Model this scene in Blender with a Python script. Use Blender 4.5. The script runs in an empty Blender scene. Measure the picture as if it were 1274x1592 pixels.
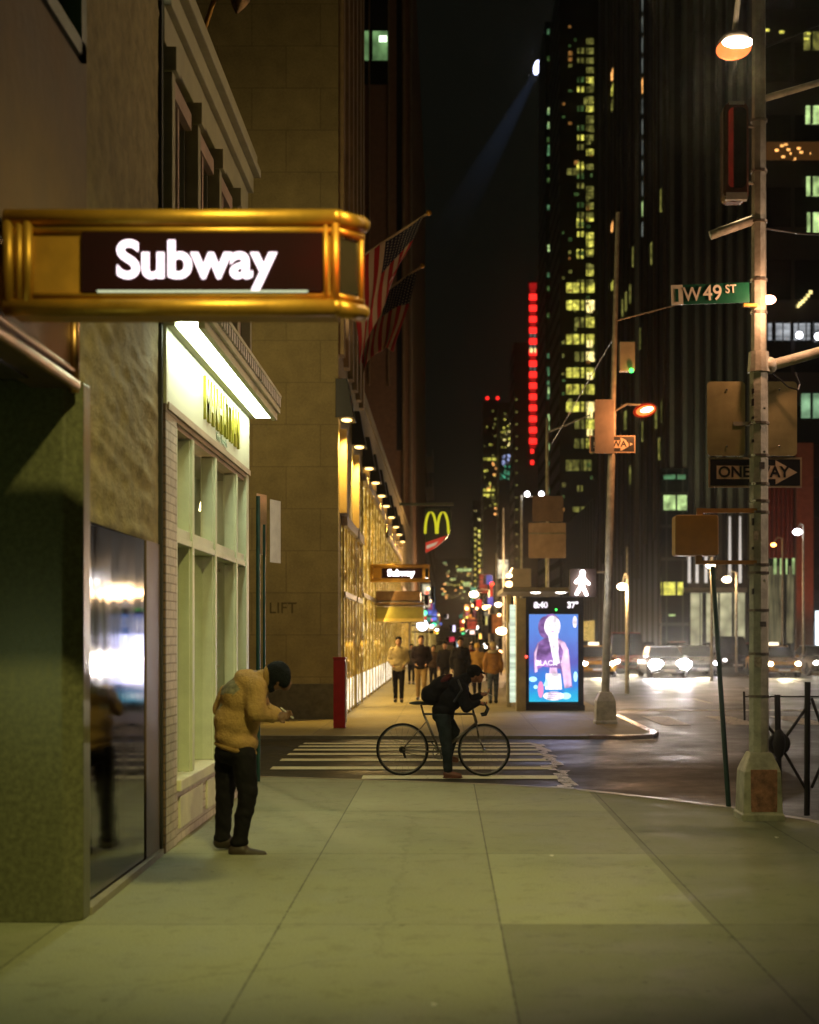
import bpy, bmesh, math, random
from mathutils import Vector, Matrix, noise
R = math.radians
random.seed(7)
scn = bpy.context.scene
COL = scn.collection
F = 2211.0; CX = 694.0; CY = 990.0; EYE = 1.8
def at(x, y, Y):
    """pixel of the photograph -> point of the place at depth Y"""
    return Vector(((x - CX) / F * Y, Y, EYE + (CY - y) / F * Y))

# ------------------------------------------------------------------ materials
MATS = {}
def _mat(name):
    m = bpy.data.materials.new(name); m.use_nodes = True
    nt = m.node_tree; nt.nodes.clear()
    return m, nt
def mat(name, col, rough=0.6, metal=0.0, n_amt=0.25, n_scale=3.0, bump=0.0, bscale=40.0, col2=None, stretch=(1, 1, 1), rvar=0.15, coat=0.0):
    if name in MATS: return MATS[name]
    m, nt = _mat(name); N = nt.nodes; L = nt.links
    out = N.new('ShaderNodeOutputMaterial'); b = N.new('ShaderNodeBsdfPrincipled')
    L.new(b.outputs[0], out.inputs[0])
    tc = N.new('ShaderNodeTexCoord'); mp = N.new('ShaderNodeMapping'); mp.inputs['Scale'].default_value = stretch
    L.new(tc.outputs['Object'], mp.inputs[0])
    nz = N.new('ShaderNodeTexNoise'); nz.inputs['Scale'].default_value = n_scale; nz.inputs['Detail'].default_value = 6; nz.inputs['Roughness'].default_value = 0.65
    L.new(mp.outputs[0], nz.inputs['Vector'])
    c2 = col2 or tuple(c * (1 - n_amt) for c in col)
    rp = N.new('ShaderNodeValToRGB'); rp.color_ramp.elements[0].position = 0.35; rp.color_ramp.elements[1].position = 0.68
    rp.color_ramp.elements[0].color = (*c2, 1); rp.color_ramp.elements[1].color = (*[min(1, c * (1 + n_amt * .3)) for c in col], 1)
    L.new(nz.outputs['Fac'], rp.inputs[0]); L.new(rp.outputs[0], b.inputs['Base Color'])
    mr = N.new('ShaderNodeMapRange'); mr.inputs['To Min'].default_value = max(0.03, rough - rvar); mr.inputs['To Max'].default_value = min(1, rough + rvar)
    L.new(nz.outputs['Fac'], mr.inputs['Value']); L.new(mr.outputs[0], b.inputs['Roughness'])
    b.inputs['Metallic'].default_value = metal
    b.inputs['Coat Weight'].default_value = coat
    if rough >= .8 and not metal: b.inputs['Specular IOR Level'].default_value = .12
    if bump:
        n2 = N.new('ShaderNodeTexNoise'); n2.inputs['Scale'].default_value = bscale; n2.inputs['Detail'].default_value = 4
        L.new(mp.outputs[0], n2.inputs['Vector'])
        bp = N.new('ShaderNodeBump'); bp.inputs['Strength'].default_value = bump; bp.inputs['Distance'].default_value = 0.02
        L.new(n2.outputs['Fac'], bp.inputs['Height']); L.new(bp.outputs[0], b.inputs['Normal'])
    MATS[name] = m
    return m
def emi(name, col, strength, sample=True, var=0.0, vscale=(3, 3, 3)):
    if name in MATS: return MATS[name]
    m, nt = _mat(name); N = nt.nodes; L = nt.links
    out = N.new('ShaderNodeOutputMaterial'); e = N.new('ShaderNodeEmission')
    e.inputs['Color'].default_value = (*col, 1); e.inputs['Strength'].default_value = strength
    if var:
        tc = N.new('ShaderNodeTexCoord'); mp = N.new('ShaderNodeMapping'); mp.inputs['Scale'].default_value = vscale
        nz = N.new('ShaderNodeTexNoise'); nz.inputs['Scale'].default_value = 1.0; nz.inputs['Detail'].default_value = 3
        mr = N.new('ShaderNodeMapRange'); mr.inputs['From Min'].default_value = 0.35; mr.inputs['From Max'].default_value = 0.7
        mr.inputs['To Min'].default_value = strength * (1 - var); mr.inputs['To Max'].default_value = strength * (1 + var)
        L.new(tc.outputs['Object'], mp.inputs[0]); L.new(mp.outputs[0], nz.inputs['Vector']); L.new(nz.outputs['Fac'], mr.inputs['Value']); L.new(mr.outputs[0], e.inputs['Strength'])
    if var and not sample:
        sp = N.new('ShaderNodeSeparateXYZ'); L.new(tc.outputs['Object'], sp.inputs[0])
        a1 = N.new('ShaderNodeMath'); a1.operation = 'ADD'; L.new(sp.outputs[0], a1.inputs[0]); L.new(sp.outputs[1], a1.inputs[1])
        w1 = N.new('ShaderNodeMath'); w1.operation = 'MODULO'; L.new(a1.outputs[0], w1.inputs[0]); w1.inputs[1].default_value = 1.35
        a2 = N.new('ShaderNodeMath'); a2.operation = 'ABSOLUTE'; L.new(w1.outputs[0], a2.inputs[0])
        a3 = N.new('ShaderNodeMath'); a3.operation = 'GREATER_THAN'; L.new(a2.outputs[0], a3.inputs[0]); a3.inputs[1].default_value = .2
        vo = N.new('ShaderNodeTexVoronoi'); vo.inputs['Scale'].default_value = .9; L.new(tc.outputs['Object'], vo.inputs['Vector'])
        m1 = N.new('ShaderNodeMath'); m1.operation = 'MULTIPLY'; L.new(mr.outputs[0], m1.inputs[0]); L.new(a3.outputs[0], m1.inputs[1])
        m2 = N.new('ShaderNodeMapRange'); m2.inputs['To Min'].default_value = 1.5; m2.inputs['To Max'].default_value = .45; L.new(vo.outputs['Distance'], m2.inputs['Value'])
        m3 = N.new('ShaderNodeMath'); m3.operation = 'MULTIPLY'; L.new(m1.outputs[0], m3.inputs[0]); L.new(m2.outputs[0], m3.inputs[1]); L.new(m3.outputs[0], e.inputs['Strength'])
    L.new(e.outputs[0], out.inputs[0])
    if not sample: m.cycles.emission_sampling = 'NONE'
    MATS[name] = m
    return m
def facade_mat(name, wall, glass, fx, fz, gx=0.55, gz=0.6, rough=0.35):
    """a far facade: storeys and bays as darker glass cells in a wall"""
    if name in MATS: return MATS[name]
    m, nt = _mat(name); N = nt.nodes; L = nt.links
    out = N.new('ShaderNodeOutputMaterial'); b = N.new('ShaderNodeBsdfPrincipled'); L.new(b.outputs[0], out.inputs[0])
    tc = N.new('ShaderNodeTexCoord'); sp = N.new('ShaderNodeSeparateXYZ'); L.new(tc.outputs['Object'], sp.inputs[0])
    ad = N.new('ShaderNodeMath'); ad.operation = 'ADD'; L.new(sp.outputs[0], ad.inputs[0]); L.new(sp.outputs[1], ad.inputs[1])
    def cell(src, period, duty):
        d = N.new('ShaderNodeMath'); d.operation = 'DIVIDE'; L.new(src, d.inputs[0]); d.inputs[1].default_value = period
        f = N.new('ShaderNodeMath'); f.operation = 'FRACT'; L.new(d.outputs[0], f.inputs[0])
        c = N.new('ShaderNodeMath'); c.operation = 'LESS_THAN'; L.new(f.outputs[0], c.inputs[0]); c.inputs[1].default_value = duty
        return c.outputs[0]
    mu = N.new('ShaderNodeMath'); mu.operation = 'MULTIPLY'; L.new(cell(ad.outputs[0], fx, gx), mu.inputs[0]); L.new(cell(sp.outputs[2], fz, gz), mu.inputs[1])
    nz = N.new('ShaderNodeTexNoise'); nz.inputs['Scale'].default_value = 0.15; L.new(tc.outputs['Object'], nz.inputs['Vector'])
    hs = N.new('ShaderNodeMixRGB'); hs.inputs[1].default_value = (*[c * .6 for c in wall], 1); hs.inputs[2].default_value = (*wall, 1); L.new(nz.outputs['Fac'], hs.inputs[0])
    mx = N.new('ShaderNodeMixRGB'); L.new(mu.outputs[0], mx.inputs[0]); L.new(hs.outputs[0], mx.inputs[1]); mx.inputs[2].default_value = (*glass, 1)
    L.new(mx.outputs[0], b.inputs['Base Color'])
    mr = N.new('ShaderNodeMapRange'); mr.inputs['To Min'].default_value = 0.8; mr.inputs['To Max'].default_value = rough; L.new(mu.outputs[0], mr.inputs['Value']); L.new(mr.outputs[0], b.inputs['Roughness'])
    MATS[name] = m
    return m
def block_mat(name, col, bw, bh, mortar, rough=0.8, msize=0.02, bump=0.3, axis='xz', shift=0.5, c2=0.8):
    """stone or brick courses"""
    if name in MATS: return MATS[name]
    m, nt = _mat(name); N = nt.nodes; L = nt.links
    out = N.new('ShaderNodeOutputMaterial'); b = N.new('ShaderNodeBsdfPrincipled'); L.new(b.outputs[0], out.inputs[0])
    tc = N.new('ShaderNodeTexCoord'); sp = N.new('ShaderNodeSeparateXYZ'); L.new(tc.outputs['Object'], sp.inputs[0])
    ad = N.new('ShaderNodeMath'); ad.operation = 'ADD'; L.new(sp.outputs[0], ad.inputs[0]); L.new(sp.outputs[1], ad.inputs[1])
    cb = N.new('ShaderNodeCombineXYZ'); L.new(ad.outputs[0], cb.inputs[0]); L.new(sp.outputs[2], cb.inputs[1])
    br = N.new('ShaderNodeTexBrick'); br.inputs['Scale'].default_value = 1; br.inputs['Brick Width'].default_value = bw; br.inputs['Row Height'].default_value = bh
    br.inputs['Mortar Size'].default_value = msize; br.inputs['Mortar Smooth'].default_value = 0.3; br.offset = shift
    br.inputs['Color1'].default_value = (*col, 1); br.inputs['Color2'].default_value = (*[c * c2 for c in col], 1); br.inputs['Mortar'].default_value = (*mortar, 1)
    L.new(cb.outputs[0], br.inputs['Vector'])
    nz = N.new('ShaderNodeTexNoise'); nz.inputs['Scale'].default_value = 2.5; nz.inputs['Detail'].default_value = 7; L.new(tc.outputs['Object'], nz.inputs['Vector'])
    nf = N.new('ShaderNodeTexNoise'); nf.inputs['Scale'].default_value = 22; nf.inputs['Detail'].default_value = 6; nf.inputs['Roughness'].default_value = .8; L.new(tc.outputs['Object'], nf.inputs['Vector'])
    nm = N.new('ShaderNodeMath'); nm.operation = 'MULTIPLY_ADD'; L.new(nf.outputs['Fac'], nm.inputs[0]); nm.inputs[1].default_value = .7; n3 = N.new('ShaderNodeMath'); n3.operation = 'MULTIPLY_ADD'; L.new(nz.outputs['Fac'], n3.inputs[0]); n3.inputs[1].default_value = .6; n3.inputs[2].default_value = -.15; L.new(n3.outputs[0], nm.inputs[2])
    mr = N.new('ShaderNodeMapRange'); mr.inputs['From Min'].default_value = .3; mr.inputs['From Max'].default_value = .7; mr.inputs['To Min'].default_value = 0.65; mr.inputs['To Max'].default_value = 1.1; L.new(nm.outputs[0], mr.inputs['Value'])
    mx = N.new('ShaderNodeMixRGB'); mx.blend_type = 'MULTIPLY'; mx.inputs[0].default_value = 1; L.new(br.outputs['Color'], mx.inputs[1]); L.new(mr.outputs[0], mx.inputs[2])
    L.new(mx.outputs[0], b.inputs['Base Color']); b.inputs['Roughness'].default_value = rough
    bp = N.new('ShaderNodeBump'); bp.inputs['Strength'].default_value = bump; bp.inputs['Distance'].default_value = 0.02; bp.invert = True
    L.new(br.outputs['Fac'], bp.inputs['Height']); L.new(bp.outputs[0], b.inputs['Normal'])
    MATS[name] = m
    return m

# ------------------------------------------------------------------ mesh builder
ORG = {}
def org(p):
    return ORG.get(p.name, Vector((0, 0, 0))) if p else Vector((0, 0, 0))
class MB:
    def __init__(s): s.v = []; s.f = []; s.m = []
    def poly(s, pts, mi=0):
        b = len(s.v); s.v += [Vector(p) for p in pts]; s.f.append(list(range(b, b + len(pts)))); s.m.append(mi); return s
    def box(s, x0, x1, y0, y1, z0, z1, mi=0):
        b = len(s.v)
        s.v += [Vector(p) for p in ((x0, y0, z0), (x1, y0, z0), (x1, y1, z0), (x0, y1, z0), (x0, y0, z1), (x1, y0, z1), (x1, y1, z1), (x0, y1, z1))]
        for f in ((0, 3, 2, 1), (4, 5, 6, 7), (0, 1, 5, 4), (1, 2, 6, 5), (2, 3, 7, 6), (3, 0, 4, 7)):
            s.f.append([b + i for i in f]); s.m.append(mi)
        return s
    def prism(s, poly, z0, z1, mi=0):
        """horizontal polygon (x,y) raised from z0 to z1 (counter-clockwise)"""
        n = len(poly); b = len(s.v)
        s.v += [Vector((p[0], p[1], z0)) for p in poly] + [Vector((p[0], p[1], z1)) for p in poly]
        s.f.append([b + i for i in range(n)][::-1]); s.m.append(mi)
        s.f.append([b + n + i for i in range(n)]); s.m.append(mi)
        for i in range(n):
            j = (i + 1) % n; s.f.append([b + i, b + j, b + n + j, b + n + i]); s.m.append(mi)
        return s
    def extr(s, prof, d, mi=0):
        """closed planar profile (3D points) swept by vector d"""
        n = len(prof); b = len(s.v); d = Vector(d)
        s.v += [Vector(p) for p in prof] + [Vector(p) + d for p in prof]
        s.f.append([b + i for i in range(n)][::-1]); s.m.append(mi)
        s.f.append([b + n + i for i in range(n)]); s.m.append(mi)
        for i in range(n):
            j = (i + 1) % n; s.f.append([b + i, b + j, b + n + j, b + n + i]); s.m.append(mi)
        return s
    def tube(s, p0, p1, r0, r1=None, n=12, mi=0, cap=True):
        p0 = Vector(p0); p1 = Vector(p1); r1 = r0 if r1 is None else r1
        d = (p1 - p0).normalized(); a = Vector((0, 0, 1)) if abs(d.z) < .9 else Vector((1, 0, 0))
        u = d.cross(a).normalized(); w = d.cross(u); b = len(s.v)
        for p, r in ((p0, r0), (p1, r1)):
            for i in range(n):
                t = 2 * math.pi * i / n; s.v.append(p + (u * math.cos(t) + w * math.sin(t)) * r)
        for i in range(n):
            j = (i + 1) % n; s.f.append([b + i, b + j, b + n + j, b + n + i]); s.m.append(mi)
        if cap:
            s.f.append([b + i for i in range(n)][::-1]); s.m.append(mi); s.f.append([b + n + i for i in range(n)]); s.m.append(mi)
        return s
    def path(s, pts, r, n=8, mi=0):
        for a, b in zip(pts[:-1], pts[1:]): s.tube(a, b, r, r, n, mi)
        for p in pts[1:-1]: s.ball(p, (r, r, r), 6, 8, mi)
        return s
    def ball(s, c, r, nu=10, nv=14, mi=0, rot=None):
        c = Vector(c); b = len(s.v)
        if isinstance(r, (int, float)): r = (r, r, r)
        def P(x, y, z):
            q = Vector((x * r[0], y * r[1], z * r[2]))
            return c + (rot @ q if rot else q)
        s.v.append(P(0, 0, 1))
        for i in range(1, nu):
            t = math.pi * i / nu
            for j in range(nv):
                f = 2 * math.pi * j / nv; s.v.append(P(math.sin(t) * math.cos(f), math.sin(t) * math.sin(f), math.cos(t)))
        s.v.append(P(0, 0, -1))
        for j in range(nv): s.f.append([b, b + 1 + j, b + 1 + (j + 1) % nv]); s.m.append(mi)
        for i in range(nu - 2):
            for j in range(nv):
                k = b + 1 + i * nv; k2 = k + nv; s.f.append([k + j, k2 + j, k2 + (j + 1) % nv, k + (j + 1) % nv]); s.m.append(mi)
        e = len(s.v) - 1; k = b + 1 + (nu - 2) * nv
        for j in range(nv): s.f.append([e, k + (j + 1) % nv, k + j]); s.m.append(mi)
        return s
    def cap(s, p0, p1, r0, r1, flat=None):
        s.tube(p0, p1, r0, r1, 14); s.ball(p0, r0, 8, 14); s.ball(p1, r1, 8, 14); return s
    def torus(s, c, R0, r, ax='y', n=40, k=8, mi=0):
        b = len(s.v); c = Vector(c)
        for i in range(n):
            t = 2 * math.pi * i / n
            for j in range(k):
                f = 2 * math.pi * j / k; q = R0 + r * math.cos(f); h = r * math.sin(f)
                p = (q * math.cos(t), h, q * math.sin(t)) if ax == 'y' else ((h, q * math.cos(t), q * math.sin(t)) if ax == 'x' else (q * math.cos(t), q * math.sin(t), h))
                s.v.append(c + Vector(p))
        for i in range(n):
            for j in range(k):
                s.f.append([b + i * k + j, b + ((i + 1) % n) * k + j, b + ((i + 1) % n) * k + (j + 1) % k, b + i * k + (j + 1) % k]); s.m.append(mi)
        return s
    def xf(s, M):
        s.v = [M @ v for v in s.v]; return s
    def build(s, name, mats, parent=None, smooth=False, bevel=0.0, label=None):
        o0 = org(parent)
        me = bpy.data.meshes.new(name); me.from_pydata([v - o0 for v in s.v], [], s.f)
        if not isinstance(mats, (list, tuple)): mats = [mats]
        for m in mats: me.materials.append(m)
        me.polygons.foreach_set('material_index', s.m)
        bm = bmesh.new(); bm.from_mesh(me); bmesh.ops.recalc_face_normals(bm, faces=bm.faces); bm.to_mesh(me); bm.free()
        if smooth: me.shade_smooth() if hasattr(me, 'shade_smooth') else me.polygons.foreach_set('use_smooth', [True] * len(me.polygons))
        me.update()
        o = bpy.data.objects.new(name, me); COL.objects.link(o)
        if parent: o.parent = parent; ORG[o.name] = o0
        if bevel:
            bv = o.modifiers.new('edge', 'BEVEL'); bv.width = bevel; bv.segments = 2; bv.limit_method = 'ANGLE'; bv.angle_limit = R(35)
        if label: o['label'] = label
        return o
def tag(o, label, cat, group=None):
    o['label'] = label; o['category'] = cat
    if group: o['group'] = group
    return o
def struct(o, kind='structure'):
    o['kind'] = kind; return o
def thing(name, loc, label, cat, group=None):
    o = bpy.data.objects.new(name, None); COL.objects.link(o); o.location = loc; o.empty_display_size = .2
    ORG[o.name] = Vector(loc)
    return tag(o, label, cat, group)
def copy_tree(o, loc=None, parent=None):
    c = o.copy(); COL.objects.link(c)
    if parent: c.parent = parent
    if loc is not None: c.location = loc
    for ch in list(o.children): copy_tree(ch, None, c)
    return c
def text(s, size, mtx, name, m, parent=None, bold=0.0, extrude=0.004, sx=1.0, align='CENTER', space=1.0):
    cu = bpy.data.curves.new(name, 'FONT'); cu.body = s; cu.size = size; cu.extrude = extrude; cu.offset = bold; cu.align_x = align; cu.align_y = 'CENTER'; cu.space_character = space
    cu.resolution_u = 6
    t = bpy.data.objects.new('tmp_text', cu); COL.objects.link(t)
    dg = bpy.context.evaluated_depsgraph_get(); dg.update()
    me = bpy.data.meshes.new_from_object(t.evaluated_get(dg)); bpy.data.objects.remove(t)
    me.transform(Matrix.Translation(-org(parent)) @ mtx @ Matrix.Diagonal((sx, 1, 1, 1)))
    me.materials.clear(); me.materials.append(m)
    o = bpy.data.objects.new(name, me); COL.objects.link(o)
    if parent: o.parent = parent; ORG[o.name] = org(parent)
    return o
def face_cam(p):      # text plane facing -Y
    return Matrix.Translation(Vector(p)) @ Matrix.Rotation(R(90), 4, 'X')
def face_east(p):     # text plane facing +X
    return Matrix.Translation(Vector(p)) @ Matrix.Rotation(R(90), 4, 'Z') @ Matrix.Rotation(R(90), 4, 'X')
def lamp(name, kind, loc, col, power, parent=None, size=0.1, target=None, cone=120, blend=0.6):
    l = bpy.data.lights.new(name, kind); l.color = col; l.energy = power
    if kind == 'AREA': l.size = size
    else: l.shadow_soft_size = size
    if kind == 'SPOT': l.spot_size = R(cone); l.spot_blend = blend
    o = bpy.data.objects.new(name, l); COL.objects.link(o)
    o.location = Vector(loc) - org(parent)
    if parent: o.parent = parent
    if target is not None:
        d = Vector(target) - Vector(loc); o.rotation_euler = d.to_track_quat('-Z', 'Y').to_euler()
    return o

# ------------------------------------------------------------------ palette
gold = mat('brass', (0.58, 0.31, 0.045), 0.44, 0.66, 0.25, 4, 0.05, 60, rvar=0.08)
gold_dull = mat('brass_dull', (0.42, 0.205, 0.02), 0.58, 0.35, 0.2, 5)
chrome = mat('chrome', (.5, .5, .5), .2, 1)
black = mat('black_paint', (0.012, 0.012, 0.012), 0.4, 0, .3, 8)
panel_dark = mat('sign_panel', (0.016, 0.002, 0.004), 0.85)
sign_white = emi('sign_white', (1.0, 0.80, 0.86), 2.6)
granite = mat('green_granite', (0.125, 0.125, 0.065), 0.35, 0, .4, 26, .05, 90, rvar=.1)
plaster = mat('render_wall', (0.20, 0.125, 0.06), 0.75, 0, .3, 1.2, .3, 14)
stone_n = block_mat('far_corner_stone', (0.34, 0.27, 0.12), 1.5, 0.92, (0.24, 0.19, 0.085), .85, .014, .12, c2=.9)
cream = mat('cream_paint', (0.62, 0.60, 0.42), 0.5, 0, .18, 3, .1, 40)
cream_g = mat('green_cream_paint', (0.58, 0.62, 0.42), 0.45, 0, .15, 3, .08, 50)
steel = mat('galvanised_steel', (0.42, 0.39, 0.30), 0.5, .35, .4, 6, .25, 25)
pole_paint = mat('pole_paint', (0.52, 0.50, 0.40), 0.55, .1, .45, 5, .3, 30)
dgreen = mat('dark_green_paint', (0.01, 0.05, 0.035), 0.35, 0, .3, 9)
whitep = mat('white_sign', (0.75, 0.72, 0.66), .5, 0, .15, 6)
concrete_dark = mat('dark_stone', (0.07, 0.06, 0.045), .6, 0, .4, 5, .2, 30)
bulb = emi('lamp_bulb', (1.0, 0.78, 0.55), 40)
bulb_far = emi('far_lamp_bulb', (1.0, 0.72, 0.42), 22, False)
bulb_white = emi('white_bulb', (0.9, 0.88, 1.0), 14, False)

# ------------------------------------------------------------------ ground
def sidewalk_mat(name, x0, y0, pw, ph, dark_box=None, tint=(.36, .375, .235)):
    m, nt = _mat(name); N = nt.nodes; L = nt.links
    out = N.new('ShaderNodeOutputMaterial'); b = N.new('ShaderNodeBsdfPrincipled'); L.new(b.outputs[0], out.inputs[0])
    tc = N.new('ShaderNodeTexCoord'); sp = N.new('ShaderNodeSeparateXYZ'); L.new(tc.outputs['Object'], sp.inputs[0])
    def M(op, a, bb=None, c=None):
        n = N.new('ShaderNodeMath'); n.operation = op
        for i, q in enumerate((a, bb, c)):
            if q is None: continue
            if isinstance(q, (int, float)): n.inputs[i].default_value = q
            else: L.new(q, n.inputs[i])
        return n.outputs[0]
    u = M('DIVIDE', M('SUBTRACT', sp.outputs[0], x0), pw); v = M('DIVIDE', M('SUBTRACT', sp.outputs[1], y0), ph)
    fu, fv = M('FRACT', u), M('FRACT', v)
    du = M('MINIMUM', fu, M('SUBTRACT', 1.0, fu)); dv = M('MINIMUM', fv, M('SUBTRACT', 1.0, fv))
    wob = N.new('ShaderNodeTexNoise'); wob.inputs['Scale'].default_value = 14; L.new(tc.outputs['Object'], wob.inputs['Vector'])
    jw = M('MULTIPLY_ADD', wob.outputs['Fac'], 0.013, -0.0022)
    joint = M('MAXIMUM', M('LESS_THAN', du, jw), M('MULTIPLY', M('LESS_THAN', dv, M('MULTIPLY', jw, .8)), 0.6))
    cb = N.new('ShaderNodeCombineXYZ'); L.new(M('FLOOR', u), cb.inputs[0]); L.new(M('FLOOR', v), cb.inputs[1])
    wn = N.new('ShaderNodeTexWhiteNoise'); wn.noise_dimensions = '2D'; L.new(cb.outputs[0], wn.inputs['Vector'])
    nz = N.new('ShaderNodeTexNoise'); nz.inputs['Scale'].default_value = 1.3; nz.inputs['Detail'].default_value = 8; nz.inputs['Roughness'].default_value = .7; L.new(tc.outputs['Object'], nz.inputs['Vector'])
    fine = N.new('ShaderNodeTexNoise'); fine.inputs['Scale'].default_value = 95; fine.inputs['Detail'].default_value = 5; L.new(tc.outputs['Object'], fine.inputs['Vector'])
    tone = M('MULTIPLY_ADD', wn.outputs['Value'], 0.22, M('MULTIPLY_ADD', nz.outputs['Fac'], 0.42, M('MULTIPLY_ADD', fine.outputs['Fac'], 1.0, -0.08)))
    if dark_box:
        # newer, darker pour of concrete: the slabs kerbside of one joint and the near ones
        a = M('MULTIPLY', M('GREATER_THAN', sp.outputs[0], dark_box[0]), M('LESS_THAN', sp.outputs[1], dark_box[1]))
        c = M('GREATER_THAN', M('MULTIPLY_ADD', sp.outputs[1], dark_box[3], sp.outputs[0]), dark_box[2])
        dk = M('MAXIMUM', a, c)
        tone = M('MULTIPLY', tone, M('MULTIPLY_ADD', dk, -0.34, 1.0))
    spot = N.new('ShaderNodeTexVoronoi'); spot.inputs['Scale'].default_value = 3.2; L.new(tc.outputs['Object'], spot.inputs['Vector'])
    gum = M('LESS_THAN', spot.outputs['Distance'], 0.055)
    tone = M('MULTIPLY', tone, M('MULTIPLY_ADD', gum, -0.45, 1.0))
    st2 = N.new('ShaderNodeTexNoise'); st2.inputs['Scale'].default_value = 3.7; st2.inputs['Detail'].default_value = 10; st2.inputs['Roughness'].default_value = .8; L.new(tc.outputs['Object'], st2.inputs['Vector'])
    stn = N.new('ShaderNodeMapRange'); stn.inputs['From Min'].default_value = .52; stn.inputs['From Max'].default_value = .62; stn.inputs['To Min'].default_value = 1.0; stn.inputs['To Max'].default_value = .80; L.new(st2.outputs['Fac'], stn.inputs['Value'])
    tone = M('MULTIPLY', tone, stn.outputs[0])
    ck = N.new('ShaderNodeTexVoronoi'); ck.feature = 'DISTANCE_TO_EDGE'; ck.inputs['Scale'].default_value = .21; wv_ = N.new('ShaderNodeMixRGB'); wv_.blend_type = 'ADD'; wv_.inputs[0].default_value = .45; L.new(tc.outputs['Object'], wv_.inputs[1]); L.new(st2.outputs['Color'], wv_.inputs[2]); L.new(wv_.outputs[0], ck.inputs['Vector'])
    tone = M('MULTIPLY', tone, M('MULTIPLY_ADD', M('LESS_THAN', ck.outputs['Distance'], .0018), -.22, 1.0))
    tone = M('MULTIPLY', tone, M('MULTIPLY_ADD', joint, -0.6, 1.0))
    mx = N.new('ShaderNodeMixRGB'); mx.blend_type = 'MULTIPLY'; mx.inputs[0].default_value = 1; mx.inputs[1].default_value = (*tint, 1); L.new(tone, mx.inputs[2])
    L.new(mx.outputs[0], b.inputs['Base Color'])
    rr = N.new('ShaderNodeMapRange'); rr.inputs['From Min'].default_value = .3; rr.inputs['From Max'].default_value = .7; rr.inputs['To Min'].default_value = .52; rr.inputs['To Max'].default_value = .88
    L.new(nz.outputs['Fac'], rr.inputs['Value']); L.new(rr.outputs[0], b.inputs['Roughness'])
    bp = N.new('ShaderNodeBump'); bp.inputs['Strength'].default_value = .35; bp.inputs['Distance'].default_value = .01
    h = M('SUBTRACT', M('MULTIPLY', fine.outputs['Fac'], .5), M('MULTIPLY', joint, 1.0)); L.new(h, bp.inputs['Height']); L.new(bp.outputs[0], b.inputs['Normal'])
    return m
def road_mat(name, col, lo, hi, wave):
    m, nt = _mat(name); N = nt.nodes; L = nt.links
    out = N.new('ShaderNodeOutputMaterial'); b = N.new('ShaderNodeBsdfPrincipled'); L.new(b.outputs[0], out.inputs[0])
    tc = N.new('ShaderNodeTexCoord')
    nz = N.new('ShaderNodeTexNoise'); nz.inputs['Scale'].default_value = .6; nz.inputs['Detail'].default_value = 9; nz.inputs['Roughness'].default_value = .7; L.new(tc.outputs['Object'], nz.inputs['Vector'])
    fn = N.new('ShaderNodeTexNoise'); fn.inputs['Scale'].default_value = 45; fn.inputs['Detail'].default_value = 4; L.new(tc.outputs['Object'], fn.inputs['Vector'])
    rp = N.new('ShaderNodeValToRGB'); rp.color_ramp.elements[0].position = .3; rp.color_ramp.elements[1].position = .72
    rp.color_ramp.elements[0].color = (*[c * .55 for c in col], 1); rp.color_ramp.elements[1].color = (*[c * 1.3 for c in col], 1)
    ad = N.new('ShaderNodeMath'); ad.operation = 'ADD'; L.new(nz.outputs['Fac'], ad.inputs[0])
    sc = N.new('ShaderNodeMath'); sc.operation = 'MULTIPLY_ADD'; L.new(fn.outputs['Fac'], sc.inputs[0]); sc.inputs[1].default_value = .6; sc.inputs[2].default_value = -.3
    L.new(sc.outputs[0], ad.inputs[1]); L.new(ad.outputs[0], rp.inputs[0]); L.new(rp.outputs[0], b.inputs['Base Color'])
    rr = N.new('ShaderNodeMapRange'); rr.inputs['From Min'].default_value = .35; rr.inputs['From Max'].default_value = .65; rr.inputs['To Min'].default_value = lo; rr.inputs['To Max'].default_value = hi
    L.new(nz.outputs['Fac'], rr.inputs['Value']); L.new(rr.outputs[0], b.inputs['Roughness'])
    b.inputs['Specular IOR Level'].default_value = .24
    mp = N.new('ShaderNodeMapping'); mp.inputs['Scale'].default_value = (.12, 1.1, 1); L.new(tc.outputs['Object'], mp.inputs[0])
    wv = N.new('ShaderNodeTexNoise'); wv.inputs['Scale'].default_value = 1.0; wv.inputs['Detail'].default_value = 3; L.new(mp.outputs[0], wv.inputs['Vector'])
    b1 = N.new('ShaderNodeBump'); b1.inputs['Strength'].default_value = wave; b1.inputs['Distance'].default_value = .08; L.new(wv.outputs['Fac'], b1.inputs['Height'])
    b2 = N.new('ShaderNodeBump'); b2.inputs['Strength'].default_value = .45; b2.inputs['Distance'].default_value = .008; L.new(fn.outputs['Fac'], b2.inputs['Height']); L.new(b1.outputs[0], b2.inputs['Normal'])
    L.new(b2.outputs[0], b.inputs['Normal'])
    return m
RZ = -0.07
asphalt = road_mat('asphalt', (0.034, 0.035, 0.026), .36, .70, .40)
worn = asphalt
struct(MB().poly([(-100, -60, -.3), (100, -60, -.3), (100, 1000, -.3), (-100, 1000, -.3)]).build('ground', asphalt))
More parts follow.
